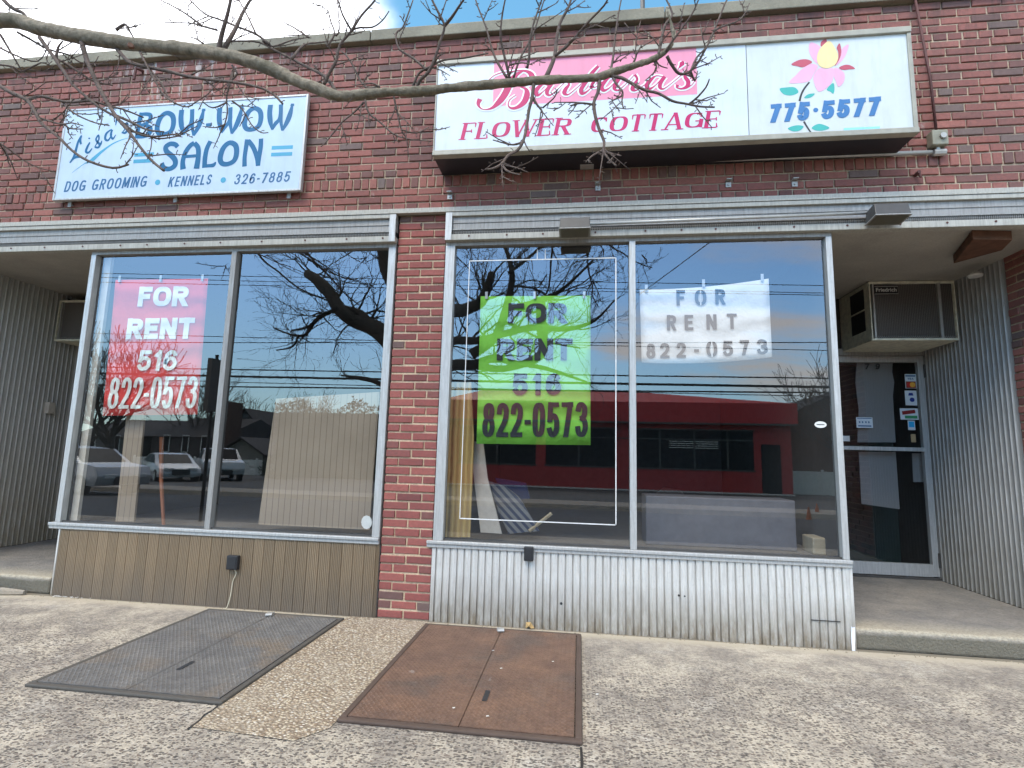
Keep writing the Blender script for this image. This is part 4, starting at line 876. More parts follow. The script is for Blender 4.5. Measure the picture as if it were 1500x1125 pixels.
st=MB(); xx=-3.9
for w_,h_ in ((.36,.055),(.22,.08),(.3,.045)):
    st.tube([(xx,-.03,.02),(xx+w_*.4,-.06,h_*.5),(xx+w_,-.035,.02)],[.02,h_*.8,.02],7); xx+=w_*.95
tag(st.build('broken_mortar',CONC),'lumps of broken pale concrete at the foot of the left doorstep','rubble',kind='stuff')
gr=MB(); rg=random.Random(9)
def stone(x,y,s,z=0.0):
    o=[Vector((rg.uniform(.6,1)*a,rg.uniform(.6,1)*b,rg.uniform(.5,.9)*c))*s for a,b,c in ((1,0,0),(-1,0,0),(0,1,0),(0,-1,0),(0,0,1))]
    a=rg.random()*3; m=Matrix.Rotation(a,3,'Z'); gr.add([m@v+Vector((x,y,z)) for v in o],[(0,2,4),(2,1,4),(1,3,4),(3,0,4)])
for _ in range(420): stone(rg.uniform(-4.6,5.0),-.014-abs(rg.gauss(0,.022)),rg.uniform(.003,.009),.001)
for _ in range(260): stone(rg.uniform(-4,5),rg.uniform(-1.9,-.05),rg.uniform(.002,.005),.001)
tag(gr.build('grit',plain('grit_mixed',(.26,.22,.16),.95,var=.5,scale=60)),'loose grit and crumbs scattered along the foot of the shopfronts','grit',kind='stuff')
ck=MB()
for pts in ([(-4.4,-.9),(-3.7,-1.02),(-3.1,-.95),(-2.4,-1.12),(-1.9,-1.1)],[(2.2,-.02),(2.27,-.5),(2.2,-.9),(2.32,-1.5),(2.28,-1.9)],[(3.5,-.03),(3.75,-.6),(4.3,-1.0)]):
    q=cat(pts,8); q=[(x+rg.uniform(-.008,.008),y+rg.uniform(-.008,.008)) for x,y in q]; n=len(q)
    ck.add([v for i,(x,y) in enumerate(q) for v in ((x-.0016,y-.0016,.0012),(x+.0016,y+.0016,.0012))],[(2*i,2*i+1,2*i+3,2*i+2) for i in range(n-1)])
# ------------------------------------------------------------------ trees
def m_bark(name,a,b,ring=True,scale=22):
    M=Mat(name); n=M.noise(scale,6,.65); n2=M.noise(5,4,.6,off=3); k=M.mix(M.ramp(n,(.3,0),(.7,1)),a,b)
    k=M.mix(M.ramp(n2,(.45,0),(.7,.7)),k,(a[0]*.55,a[1]*.62,a[2]*.5))
    return M.set(k,.9,bump=M.math('ADD',n,M.math('MULTIPLY',M.noise(120,4,.7),.6)),bs=.9,bd=.014)
BARK=m_bark('smooth_grey_bark',(.12,.102,.07),(.33,.28,.205),scale=26); TWIG=m_bark('twig_bark',(.085,.06,.052),(.17,.125,.10)); BARK2=m_bark('dark_bark',(.06,.052,.045),(.09,.08,.07))
def spurs(mb,pts,rs,rg,step=.05,L=.03):
    for i in range(len(pts)-1):
        a,b=Vector(pts[i]),Vector(pts[i+1]); d=b-a; n=int(d.length/step+rg.random())
        for k in range(n):
            q=a+d*rg.random(); r=rs[i]; v=Vector((rg.uniform(-1,1),rg.uniform(-.6,.6),rg.uniform(-1,1))); v=(v-d.normalized()*v.dot(d.normalized())*.4).normalized()
            l=L*rg.uniform(.35,1.1); mb.tube([q,q+v*l*.6,q+v*l+d.normalized()*l*.25],[max(.0018,r*.4),.0022,.0028],4)
def grow(mb,p,d,r,L,depth,rg,spread=.55,up=.12,rmin=.002,kids=(2,3),bend=.16):
    n=4 if depth>0 else 3; pts=[p.copy()]; rs=[r]; q=p.copy(); dd=d.normalized()
    for i in range(n):
        dd=(dd+Vector((rg.gauss(0,bend),rg.gauss(0,bend),rg.gauss(0,bend)+up*.3))).normalized(); q=q+dd*L/n; pts.append(q.copy()); rs.append(max(rmin,r*(1-.45*(i+1)/n) if depth>0 else r*(1-.7*(i+1)/n)))
    mb.tube(pts,rs,6 if r>.03 else 4 if r>.008 else 3,cap=False)
    if depth<=0: return
    for k in range(rg.randint(*kids)):
        i=rg.randint(1,n); ax=Vector((rg.gauss(0,1),rg.gauss(0,1),rg.gauss(0,1))).cross(dd).normalized()
        nd=(Matrix.Rotation(rg.uniform(.45,1.0)*spread*1.6,3,ax)@dd+Vector((0,0,up))).normalized()
        grow(mb,pts[i],nd,rs[i]*rg.uniform(.5,.7),L*rg.uniform(.6,.85),depth-1,rg,spread,up,rmin,kids,bend)
    grow(mb,pts[-1],dd,rs[-1],L*.8,depth-1,rg,spread,up,rmin,kids,bend)
rg=random.Random(11)
TA=empty('street_tree',(-6.0,-1.8,0),'bare street tree whose thick grey limb reaches across the shopfront','tree')
def TM(): return MB()
yB=-1.15
def P(u,v,y=None): return at(u,v,yB if y is None else y)
main=[(0,30,25),(60,42,25),(121,54,25),(190,64,23),(260,71,22),(333,82,22),(390,98,21),(433,118,19.5),(470,132,18),(500,141,17),(535,138,15.5),(570,135,14.5),(610,134,14.5),(650,130,14),(690,126,13.5),(750,121,13),(800,117,12.5),(867,114,11.5),(895,107,11),(917,100,10),(945,91,9),(967,81,8),(980,70,6.5),(986,56,5),(984,38,4),(978,18,3)]
pxm=lambda v,y=yB: (at(700,300,y)-at(701,300,y)).length
K=pxm(0)
limb=[(Vector((-6.0,-1.8,3.6)),.17),(Vector((-5.3,-1.65,4.15)),.115),(Vector((-4.4,-1.45,4.28)),.085),(Vector((-3.4,-1.25,4.12)),.066)]
mp_=[(P(u,v),w*K/2*.93) for u,v,w in main]
lp=[a for a,_ in limb]+[a for a,_ in mp_]; lr=[b for _,b in limb]+[b for _,b in mp_]
sm=cat([(*a,b) for a,b in zip(lp,lr)],14)
mb=MB(); mb.tube([Vector(q[:3]) for q in sm],[q[3]*(1+.05*math.sin(i*.23)+(.09 if i%37<2 else 0)) for i,q in enumerate(sm)],18)
LIMB=mb.build('limb',BARK,TA,smooth=True)
from mathutils import noise as _mn
for v,nv in [(v,v.normal.copy()) for v in LIMB.data.vertices]:
    c=v.co; v.co=c+nv*(.0045*_mn.noise(c*13)+.0032*_mn.noise(c*38)+.0022*_mn.noise(Vector((c.x*90,c.y*40,c.z*40))))
mb=MB(); mb.tube([(-6.05,-1.85,-.1),(-6.02,-1.82,.25),(-6.0,-1.8,1.2),(-6.02,-1.8,2.6),(-6.0,-1.8,3.6),(-6.25,-1.9,5.0),(-6.2,-1.8,6.2)],[.34,.26,.23,.22,.20,.14,.09],14)
mb.build('trunk',BARK,TA,smooth=True)
mb=MB(); grow(mb,Vector((-6.2,-1.85,5.4)),Vector((-.3,-.3,1)),.09,1.3,4,rg); grow(mb,Vector((-6.1,-1.85,4.4)),Vector((-1,-.2,.8)),.08,1.3,4,rg); grow(mb,Vector((-6.0,-1.8,3.9)),Vector((-.4,-1,.7)),.08,1.2,4,rg)
mb.build('crown',TWIG,TA)
TA.location=(0,0,0)
LIMB['label']='thick grey green limb crossing above the signs'
subs=[ # (width px, points, dy at the end)
(7,[(320,75),(325,50),(334,18),(342,-20)],-.1),(6.5,[(328,72),(345,42),(356,18),(374,-12)],.15),(7,[(-10,-18),(10,5),(22,14),(32,18),(38,24),(44,34)],0),
(5,[(170,44),(178,38),(184,36),(189,44),(196,56)],0),(7,[(120,62),(124,78),(130,95),(145,128),(160,155),(175,177),(187,190),(205,215),(222,235),(240,250)],-.25),
(4,[(172,170),(195,180),(215,190),(240,193)],-.2),(3.5,[(178,178),(200,195),(225,200),(252,197),(262,198)],-.3),(3,[(190,192),(210,196),(230,203),(258,200),(268,196)],-.25),
(6,[(58,55),(70,72),(80,85),(95,107),(108,125),(130,145),(150,160),(170,172),(183,188)],-.1),
(4,[(80,85),(100,95),(125,112),(140,120),(165,125)],.1),(4,[(82,85),(85,70),(92,60)],0),(3.5,[(25,47),(45,58),(70,72),(100,80),(115,90),(130,95)],.2),
(3.5,[(0,50),(12,70),(25,92),(33,105)],.1),(3,[(0,70),(25,82),(55,90),(70,70)],.1),(3,[(0,95),(20,98),(32,105),(60,92),(72,95),(68,85),(75,72)],.2),
(6,[(-10,120),(15,135),(40,147),(52,165),(62,182),(85,200),(105,220),(130,236),(165,246),(188,241)],-.2),(4.5,[(42,146),(60,141),(85,147),(105,150),(135,148),(160,156),(180,160),(210,172)],0),
(3,[(92,150),(105,163),(120,172),(140,180),(160,184)],-.1),(3,[(56,172),(75,178),(92,182),(105,180),(121,184)],-.2),(3,[(95,182),(102,188),(121,189)],-.2),
(2.5,[(0,210),(18,222),(35,235),(55,245),(82,252)],.2),(2.5,[(0,212),(15,235),(22,252)],.25),
(6,[(170,70),(180,82),(192,92),(215,98),(245,104),(275,112),(310,117),(345,121),(380,128),(400,138),(414,152)],-.1),(3.5,[(205,76),(213,92),(228,120),(243,142),(268,156),(282,154)],-.2),
(3.5,[(215,98),(235,120),(245,140),(256,152)],-.1),(3,[(340,96),(347,108),(338,120),(332,142),(333,165),(328,185),(322,195)],.0),(2.6,[(340,148),(355,160),(368,182),(382,194),(393,194)],.0),(2.4,[(332,150),(312,158),(298,150),(297,149)],-.1),(2.2,[(330,182),(315,187),(297,185)],0),
(5,[(492,134),(482,118),(470,108),(450,98),(425,85),(405,75),(380,62),(350,60),(340,61)],.3),(3.5,[(428,86),(445,66),(470,62),(500,58)],.4),(3,[(385,60),(400,68),(430,58),(452,55)],.35),
(4.5,[(474,125),(482,108),(492,90),(498,66),(515,45),(530,22),(548,2),(553,-12)],-.1),(3,[(515,45),(502,22),(495,0),(490,-10)],-.2),(3,[(500,62),(520,42),(545,40),(560,30),(570,16)],-.1),
(3.5,[(395,65),(375,50),(350,40),(320,28),(300,20),(278,0),(272,-8)],.3),(3,[(318,44),(295,38),(280,34),(241,33)],.2),(3,[(296,38),(275,22),(255,10),(235,0)],.2),(2.8,[(375,50),(362,22),(350,0),(347,-8)],.1),(2.6,[(298,64),(287,57),(278,54)],0),(2.6,[(452,55),(430,40),(412,31)],.2),
(3,[(478,68),(490,50),(484,30),(480,12)],0),(2.8,[(492,52),(497,42),(494,0)],.1),
(5,[(610,131),(615,118),(628,105),(637,85),(645,60),(651,38),(642,18),(633,0),(630,-10)],-.15),(4.5,[(651,38),(662,25),(672,10),(683,-6)],-.2),(3.5,[(605,128),(613,108),(630,98),(650,88),(680,85),(705,80),(715,78)],-.1),(3.5,[(628,105),(605,85),(585,72),(580,50),(590,40),(598,20),(605,0)],.1),
(4,[(555,127),(540,130),(528,118),(518,98),(508,82),(500,75)],.1),(3,[(556,128),(545,122),(520,125)],0),
(3,[(535,146),(540,165),(558,180),(575,195),(595,203),(632,207)],-.1),(3,[(577,142),(582,165),(588,190),(596,205),(598,230)],.1),(2.6,[(533,150),(518,165),(500,180),(480,205),(470,215)],-.1),(2.4,[(588,190),(610,195),(628,186)],.1),
(5,[(782,122),(779,145),(775,160),(772,180),(767,205),(758,220),(744,228),(735,240),(722,247),(712,248)],-.3),(3,[(767,208),(752,212),(740,210),(722,205)],-.2),(3,[(735,238),(742,250),(762,256)],-.3),(3,[(780,140),(786,152),(795,165),(790,178)],-.1),(2.4,[(795,158),(810,145),(815,138)],-.1),
(5,[(878,118),(876,135),(870,150),(872,170),(878,190),(885,208),(884,222),(893,234),(903,243)],-.2),(3.2,[(872,154),(852,151),(835,155)],-.1),(3,[(884,220),(868,228),(858,238)],-.2),(3,[(884,222),(900,226),(910,228)],-.2),(2.5,[(852,151),(838,150),(812,150)],-.1),
(4.5,[(893,111),(910,114),(925,122),(945,132),(965,137),(985,148),(1005,152),(1025,156),(1047,157)],-.1),(3,[(1010,152),(1022,142),(1034,128),(1039,116)],-.2),(3.2,[(897,112),(902,122),(912,135),(911,148),(913,158)],-.1),(2.4,[(912,140),(900,146),(892,150)],-.1),
(4,[(747,117),(742,95),(736,70),(733,50),(736,20),(741,-5)],-.2),(3.5,[(743,115),(728,90),(720,70),(712,40),(700,10),(694,-10)],.1),(3.2,[(752,115),(762,85),(776,60),(786,35),(797,0),(802,-10)],.1),(4,[(772,100),(775,85),(776,65),(780,40),(790,10),(795,-5)],-.1),
(6.5,[(800,113),(808,95),(813,80),(815,60),(820,35),(833,10),(838,-8)],.1),(4.5,[(813,82),(830,68),(845,52),(862,32),(885,8),(892,-6)],-.2),(2.8,[(825,72),(838,58),(850,55)],-.2),(2.8,[(747,95),(765,92),(780,95)],-.1),
(3.5,[(894,105),(898,85),(901,55),(906,20),(912,-10)],.1),(3.2,[(928,92),(932,80),(927,72)],0),(2.8,[(932,80),(940,66)],0),
(4.5,[(965,82),(968,62),(975,35),(985,20),(972,-8)],.1),(3.5,[(975,76),(985,60),(1000,40),(1015,18),(1025,-5)],-.1),(4,[(977,82),(984,95),(995,108),(1010,105),(1022,92),(1030,78),(1042,55),(1052,30),(1062,5),(1070,-8)],.2),(3,[(1012,104),(1020,85),(1035,68),(1045,45)],.2),(3,[(1012,105),(1018,118),(1022,104)],.2),(2.6,[(1045,45),(1060,38),(1085,28),(1098,5)],.2),(2.6,[(957,88),(962,100),(952,112),(945,118)],0),(2.6,[(958,82),(965,95),(978,100)],0),
]
mb=MB()
for w,pts,dy in subs:
    n=len(pts); q=[]
    y0=yB+rg.uniform(-.01,.01)
    for i,(u,v) in enumerate(pts):
        t=i/(n-1); p=P(u,v,y0+dy*t); r=w*K/2*(1-.55*t)*1.15; q.append((*p,r))
    q=cat(q,3); pp=[Vector(a[:3]) for a in q]; rr=[max(.0022,a[3]) for a in q]
    mb.tube(pp,rr,6); spurs(mb,pp,rr,rg,.055,.034)
    for _ in range(max(1,int(n*.45))):            # small twigs
        i=rg.randint(1,len(pp)-2); d=(pp[i+1]-pp[i]).normalized(); s=rg.choice((-1,1)); v=(d+Vector((-d.z,0,d.x))*s*rg.uniform(.5,1.1)+Vector((0,rg.uniform(-.4,.4),0))).normalized()
        L=rg.uniform(.08,.26); a=pp[i]; tw=[a,a+v*L*.5+Vector((0,0,rg.uniform(-.01,.01))),a+v*L+Vector((rg.uniform(-.02,.02),0,rg.uniform(-.02,.03)))]
        mb.tube(tw,[min(rr[i]*.7,.0042),.0034,.0022],5); spurs(mb,tw,[.003,.0028,.0024],rg,.035,.026)
        if rg.random()<.45:
            v2=(v+Vector((v.z,0,-v.x))*rg.choice((-1,1))*.8).normalized(); b=tw[1]; t2=[b,b+v2*L*.3,b+v2*L*.55+Vector((0,0,.01))]; mb.tube(t2,[.003,.0026,.002],5); spurs(mb,t2,[.003,.0028,.0024],rg,.04,.02)
mb.build('twigs',TWIG,TA,smooth=True)
k=P(1105/5.77,388/5.77+.3,-1.22); mb=MB(); mb.tube([k,k+Vector((.01,-.012,0))],[.022,.016],10); mb.build('cut_knot',WOOD,TA)
# ---- the tree behind the photographer, seen in the glass
def mir(u,v,D): p=at(u,v,D); return Vector((p.x,.056-p.y,p.z))
TBt=empty('street_tree',(0,0,0),'old bare tree on the kerb mirrored in both shop windows','tree')
rg=random.Random(5); D=6.3; KM=(at(700,300,D)-at(701,300,D)).length
mb=MB(); b0=mir(603,700,D); b1=mir(603,540,D)
mb.tube([(b0.x,b0.y,-.3),(b0.x,b0.y,0.1),b0,b1,mir(610,470,D),mir(615,400,D),mir(640,300,D-.4)],[.46,.36,.32,.31,.27,.2,.12],16); mb.build('trunk',BARK2,TBt,smooth=True)
mb=MB(); limbs=[
([(612,545,32),(572,500,28),(548,480,26),(520,470,22),(497,452,20),(480,425,18),(462,408,16),(450,401,14)],.3),
([(575,500,12),(556,492,12),(540,470,11),(528,458,9),(510,452,8),(496,449,7)],.2),
([(610,450,26),(585,430,20),(566,395,18),(560,365,14),(552,320,10)],-.3),
([(494,452,7),(478,460,6),(462,470,6),(448,490,5),(437,492,4),(425,490,3),(400,480,2)],.3),([(461,472,5),(448,480,4),(428,484,3)],.4),([(437,492,3),(428,508,3),(405,513,2)],.4),
([(612,440,24),(665,455,20),(690,450,17),(705,442,15),(713,425,13),(721,400,11)],.2),([(608,520,22),(660,500,13),(700,499,11),(735,490,10),(780,480,9),(830,482,7),(870,470,4),(900,440,2)],-.2),
([(608,560,26),(660,536,17),(695,534,14),(725,524,11),(745,530,8),(800,540,6),(860,560,3)],.2),([(690,520,16),(720,500,13),(732,480,12),(742,450,11),(750,410,9),(746,380,6),(735,350,5)],.1),
([(740,452,8),(765,448,8),(790,440,9),(815,430,6),(840,410,4),(870,380,3)],-.2),([(700,536,12),(740,540,9),(792,520,13),(793,480,15),(792,440,15)],.2),([(745,400,5),(765,385,5),(785,368,4),(805,345,3)],.2),
([(735,470,5),(760,480,4),(800,500,3),(850,510,2)],.2),([(610,330,12),(540,350,7),(470,345,5)],.2),([(600,420,12),(560,345,8),(530,300,6)],.1),([(607,590,16),(575,572,9),(540,556,6),(500,550,3)],.3)]
cm=MB()
for pts,dd in limbs:
    n=len(pts); q=[(*mir(u,v,D+dd*i/(n-1)*2),w*KM/2) for i,(u,v,w) in enumerate(pts)]; q=cat(q,4); pp=[Vector(a[:3]) for a in q]; rr=[a[3] for a in q]
    mb.tube(pp,rr,8,cap=True)
    for i in range(2,len(pp)):
        if rg.random()<.62:
            d=(pp[i]-pp[i-1]).normalized(); v=(d*.5+Vector((rg.gauss(0,.8),rg.gauss(0,.5),rg.gauss(.25,.7)))).normalized()
            grow(cm,pp[i],v,min(.03,rr[i]*.42),rg.uniform(.35,.75),3,rg,.6,.1,.003,(1,2),.2)
mb.build('limbs',BARK2,TBt,smooth=True); cm.build('crown',BARK2,TBt)
# ------------------------------------------------------------------ across the street
WIRE=plain('cable_black',(.01,.01,.01),.6)
for k,(a,b,D,r) in enumerate((((140,399),(1200,417),13.2,.012),((140,405),(1200,428),13.2,.012),((140,412),(1200,431),13.4,.012),((130,487),(1225,512),13,.012),((130,500),(1225,500),13.1,.016),
      ((120,536),(1225,553),12.6,.022),((115,545),(1225,566),12.6,.040),((110,562),(1228,574),12.5,.026),((110,552),(1228,580),12.7,.014))):
    A_,B_=mir(*a,D),mir(*b,D); d=B_-A_; A_=A_-d*1.6; B_=B_+d*1.6; pts=[A_+(B_-A_)*(i/16)-Vector((0,0,.35*4*(i/16)*(1-i/16)-.3)) for i in range(17)]
    tag(MB().tube(pts,r,5).build('power_line',WIRE),'thin black overhead cable strung along the far side of the street','cable','overhead cables along the street')
A_,B_=mir(936,432,7),mir(1060,340,4.5); tag(MB().tube([A_,B_],.009,5).build('service_cable',WIRE),'single slanting black cable from the tree towards the roof','cable')
pl=mir(318,700,8.2)
Ppost=empty('sign_post',(0,0,0),'dark steel sign post on the kerb mirrored in the left window','post')
a=mir(304,660,6.056)
MB().tube([(a.x,-6.0,-.25),(a.x,-6.0,3.2)],.035,8).build('post',BLACK,Ppost); MB().box((a.x-.05,-6.2,2.0),(a.x+.05,-5.8,3.1)).build('sign_plate',ALU_DARK,Ppost)
# utility poles that carry the cables
for px in (-34,27):
    U=empty('utility_pole',(px,-13.0,0),'tall wooden utility pole beyond the %s end of the shops'%('left' if px<0 else 'right'),'utility pole')
    MB().tube([(0,0,-.6),(0,0,10)],[.16,.11],10).build('pole',WOOD,U); MB().box((-.06,-1.1,8.6),(.06,1.1,8.75)).box((-.06,-.8,6.6),(.06,.8,6.7)).build('crossarm',WOOD,U)
# red building
RB=empty('red_shop_building',(0,0,0),'red building with a red hipped canopy and dark window across the street','building')
RED=plain('red_painted_wall',(.36,.03,.028),.6); REDR=plain('red_metal_roof',(.42,.025,.03),.5); DKW=plain('dark_window',(.015,.016,.018),.5,spec=.12)
x0,x1=-6.5,13.2; yb=-27.0
bx('wall',(x0,yb-9,-.75),(x1,yb,4.0),RED,RB); bx('base_band',(x0-.05,yb,-.75),(x1+.05,yb+.08,-.5),plain('grey_white_band',(.55,.53,.5),.7),RB)
MB().add([(x0-.2,yb+.5,3.3),(x1+.2,yb+.5,3.3),(x1+.2,yb+.5,4.45),(x0-.2,yb+.5,4.45),(x0-.2,yb-9,3.3),(x1+.2,yb-9,3.3),(x1+.2,yb-9,4.45),(x0-.2,yb-9,4.45),(x0+2.2,yb-1,5.25),(3.9,yb-1,5.25),(5.7,yb-1,4.46),(3.9,yb-6,5.25),(x0+2.2,yb-6,5.25)],
   [(0,1,2,3),(0,4,5,1),(1,5,6,2),(4,7,6,5),(3,7,4,0),(3,2,10,9,8),(2,6,10),(8,9,11,12),(3,8,12,7),(9,10,6,11),(12,11,6,7)]).build('canopy_roof',REDR,RB)
for a_,b_ in ((-5.6,-1.0),(-.4,3.6),(4.4,11.2)):
    w=bx('window',(a_,yb-.02,.75),(b_,yb+.03,2.9),DKW,RB); MB().box((a_-.08,yb,.67),(b_+.08,yb+.05,.745)).box((a_-.08,yb,2.905),(b_+.08,yb+.05,2.98)).build('frame',ALU_DARK,w)
m=MB()
for i in range(4): m.box((6.6,yb+.04,1.9+.12*i),(9.3,yb+.05,1.93+.12*i))
m.build('blind_slats',WHITE,RB)
m=MB()
for xx in (-3.3,1.5,6.1,8.0,9.8): m.box((xx-.05,yb+.03,.75),(xx+.05,yb+.07,2.9))
m.box((-5.6,yb+.03,2.35),(11.2,yb+.06,2.42)); m.build('window_bars',ALU_DARK,RB)
bx('door',(11.6,yb,-.7),(12.6,yb+.06,2.2),DKW,RB); bx('fascia_sign',(-3.5,yb+.5,3.6),(2.5,yb+.58,4.2),plain('dull_cream_board',(.4,.33,.26),.7),RB) if 0 else None
MB().box((x0-.2,yb+.5,3.22),(x1+.2,yb+.56,3.32)).build('gutter',ALU_DARK,RB)
def gable(name,label,x0,x1,y0,y1,zb,ze,zr,wm,rm,wins=(),chim=None,catg='house',along='y'):
    G=empty(name,(0,0,0),label,catg); xm=(x0+x1)/2
    if along=='y':
        MB().prism([(x0,zb),(x1,zb),(x1,ze),(xm,zr),(x0,ze)],y1,y0).build('wall',wm,G)
        o=.35; t=.14; m=MB(); s=(zr-ze)/(xm-x0)
        for a,b in ((x0-o,xm),(x1+o,xm)):
            za=ze-s*o; m.add([(a,y1+o,za+.02),(b,y1+o,zr+.02),(b,y0-o,zr+.02),(a,y0-o,za+.02),(a,y1+o,za+t),(b,y1+o,zr+t),(b,y0-o,zr+t),(a,y0-o,za+t)],[(0,1,2,3),(4,7,6,5),(0,4,5,1),(1,5,6,2),(2,6,7,3),(3,7,4,0)])
        m.build('roof',rm,G)
    else:
        MB().box((x0,y0,zb),(x1,y1,ze)).build('wall',wm,G); ym=(y0+y1)/2
        MB().add([(x0-.3,y0-.3,ze),(x1+.3,y0-.3,ze),(x1+.3,y1+.3,ze),(x0-.3,y1+.3,ze),(x0-.3,ym,zr),(x1+.3,ym,zr)],[(0,1,5,4),(2,3,4,5),(0,4,3),(1,2,5),(0,3,2,1)]).build('roof',rm,G)
    for a,b,c,d in wins:
        w=bx('window',(a,y1,c),(b,y1+.04,d),DKW,G); MB().box((a-.07,y1,c-.07),(b+.07,y1+.05,c)).box((a-.07,y1,d),(b+.07,y1+.05,d+.07)).box((a-.07,y1,c),(a,y1+.05,d)).box((b,y1,c),(b+.07,y1+.05,d)).build('frame',WHITE,w)
    if chim: bx('chimney',*chim,plain('chimney_brick',(.08,.045,.035),.9),G)
    return G
SHG=plain('grey_siding',(.16,.155,.15),.8); BRN=plain('brown_brick',(.13,.065,.045),.9); SHN=plain('roof_shingle',(.045,.042,.042),.9); PAL=plain('pale_siding',(.5,.48,.44),.8)
def xz(u,v,D): p=mir(u,v,D); return p.x,p.z
gable('house','brown brick house with a shallow gable beyond the red building',12.0,25.5,-47,-33,-.7,2.7,5.95,BRN,SHN,((14,15.2,.8,2.2),(20,21.2,.8,2.2)))
hx=lambda u,D:mir(u,640,D).x
hz=lambda u,v,D:mir(u,v,D).z
gable('house','dark house with a brick chimney behind the white fence',hx(222,36),hx(321,36),-46,-36,-.7,hz(270,640,36),hz(270,612,41),plain('dark_siding',(.07,.06,.058),.85),SHN,((hx(240,36),hx(248,36),.8,2.1),(hx(268,36),hx(276,36),.8,2.1),(hx(296,36),hx(304,36),.8,2.1)),((hx(321,36),-37.5,-.7),(hx(334,36),-36.0,hz(328,588,36))),along='x')
gable('house','tall pale grey house with a steep roof beyond the chimney',hx(337,42),hx(376,42),-52,-42,-.7,hz(356,622,42),hz(356,600,42),plain('pale_grey_siding',(.24,.24,.25),.8),SHN,((hx(352,42),hx(358,42),1.6,2.9),))
gable('garage','low stone garage with a shallow gable behind the pickup',hx(324,32),hx(387,32),-38,-32,-.7,hz(355,664,32),hz(355,643,32),plain('rough_stone_wall',(.24,.22,.19),.9),SHN,catg='garage')
gable('house','low dark house at the far left of the car park',hx(105,36),hx(205,36),-46,-36,-.7,hz(150,640,36),hz(150,614,41),SHG,SHN,((hx(130,36),hx(140,36),.6,2),(hx(165,36),hx(175,36),.6,2)),along='x')
def fence(x0,x1,y,h,label):
    F=empty('fence',(0,0,0),label,'fence'); m=MB(); x=x0
    while x<x1: m.box((x+.004,y,-.7),(x+.146,y+.03,h)); x+=.15
    m.build('panel',WHITE,F); x=x0
    while x<=x1+.01: MB().box((x-.06,y-.04,-.7),(x+.06,y+.07,h+.12)).build('post',WHITE,F); x+=2.4
fence(13.4,25.4,-29.5,.75,'white vinyl fence between the red building and the brick house')
fence(hx(200,31),hx(385,31),-31.0,.42,'low white vinyl fence behind the parked cars')
# cars
def car(name,label,loc,rz,cm,prof,glassz,L,W,catg='car',wheel=.33,wb=None,group=None,green=None,hood=None):
    C=empty(name,loc,label,catg,group,rz); hw=W/2; n=len(prof)
    secs=[(-hw+.02,.90,.05),(-hw,.97,0),(-hw*.55,1.0,0),(0,1.01,0),(hw*.55,1.0,0),(hw,.97,0),(hw-.02,.90,.05)]
    m=MB(); vs=[]
    for y,s,_ in secs:
        for x,z in prof:
            edge=abs(y)>hw*.9; tz=z if z<glassz else glassz+(z-glassz)*s
            yy=y if z<=glassz else y*(1-.16*(z-glassz)/.5)
            xx=x*(.975 if edge else 1); vs.append((xx,yy,tz if not edge or z>.35 else tz+.03))
    fs=[]
    for j in range(len(secs)-1):
        for i in range(n): a=j*n+i; b=j*n+(i+1)%n; fs.append((a,b,b+n,a+n))
    fs+=[tuple(range(n)),tuple(reversed(range((len(secs)-1)*n,len(secs)*n)))]
    m.add(vs,fs); body=m.build('body',cm,C,bevel=.05)
    for p in body.data.polygons: p.use_smooth=True
    for poly in green:
        for s in (-1,1):
            q=[(x,s*(hw*(1-.16*max(0,z-glassz)/.5)+.012),z) for x,z in poly]; g_=MB().add(q,[tuple(range(len(q)))]).build('side_window',DKW,C)
    for (xa,za,xb,zb) in hood: 
        MB().add([(xa,-hw*.8,za+.012),(xa,hw*.8,za+.012),(xb,hw*.7,zb+.012),(xb,-hw*.7,zb+.012)],[(0,1,2,3)]).build('windscreen',DKW,C)
    for x in wb:
        for s in (-1,1):
            w=MB().tube([(x,s*(hw-.2),wheel),(x,s*(hw+.01),wheel)],wheel,20).build('wheel',BLACK,C); MB().tube([(x,s*(hw+.008),wheel),(x,s*(hw+.02),wheel)],wheel*.62,12).build('rim',STEEL,w)
    xf=max(p[0] for p in prof)
    for s in (-1,1):
        MB().box((xf-.12,s*hw*.55-.2,.62),(xf+.01,s*hw*.55+.2,.76)).build('headlight',plain('lamp_glass',(.55,.55,.55),.15),C,bevel=.02)
    MB().box((xf-.05,-hw*.42,.42),(xf+.012,hw*.42,.68)).build('grille',BLACK,C)
    return C
WP=plain('white_car_paint',(.62,.62,.63),.25,var=.02); SP=plain('silver_car_paint',(.42,.43,.44),.3,.3,var=.03)
sed=[(-2.25,.35),(2.2,.3),(2.3,.5),(2.2,.72),(1.25,.93),(.35,1.38),(-.2,1.45),(-.9,1.42),(-1.75,1.08),(-2.25,1.02),(-2.33,.7)]
c=mir(247,700,21.0)
car('sedan','white sedan parked in the lot beside the white pickup',(c.x,c.y,-.55),R(38),WP,sed,.92,4.6,1.82,wb=(1.4,-1.4),group=None,green=[[(1.05,.98),(.3,1.34),(-.15,1.38),(-.15,.98)],[(-.22,.98),(-.22,1.38),(-.85,1.36),(-1.5,1.02)]],hood=[(1.22,.94,.38,1.37)])
pk=[(-2.7,.5),(2.6,.45),(2.7,.75),(2.6,1.08),(1.35,1.2),(.75,1.75),(-.4,1.8),(-.75,1.75),(-.85,1.2),(-2.7,1.18)]
c=mir(318,700,23.5)
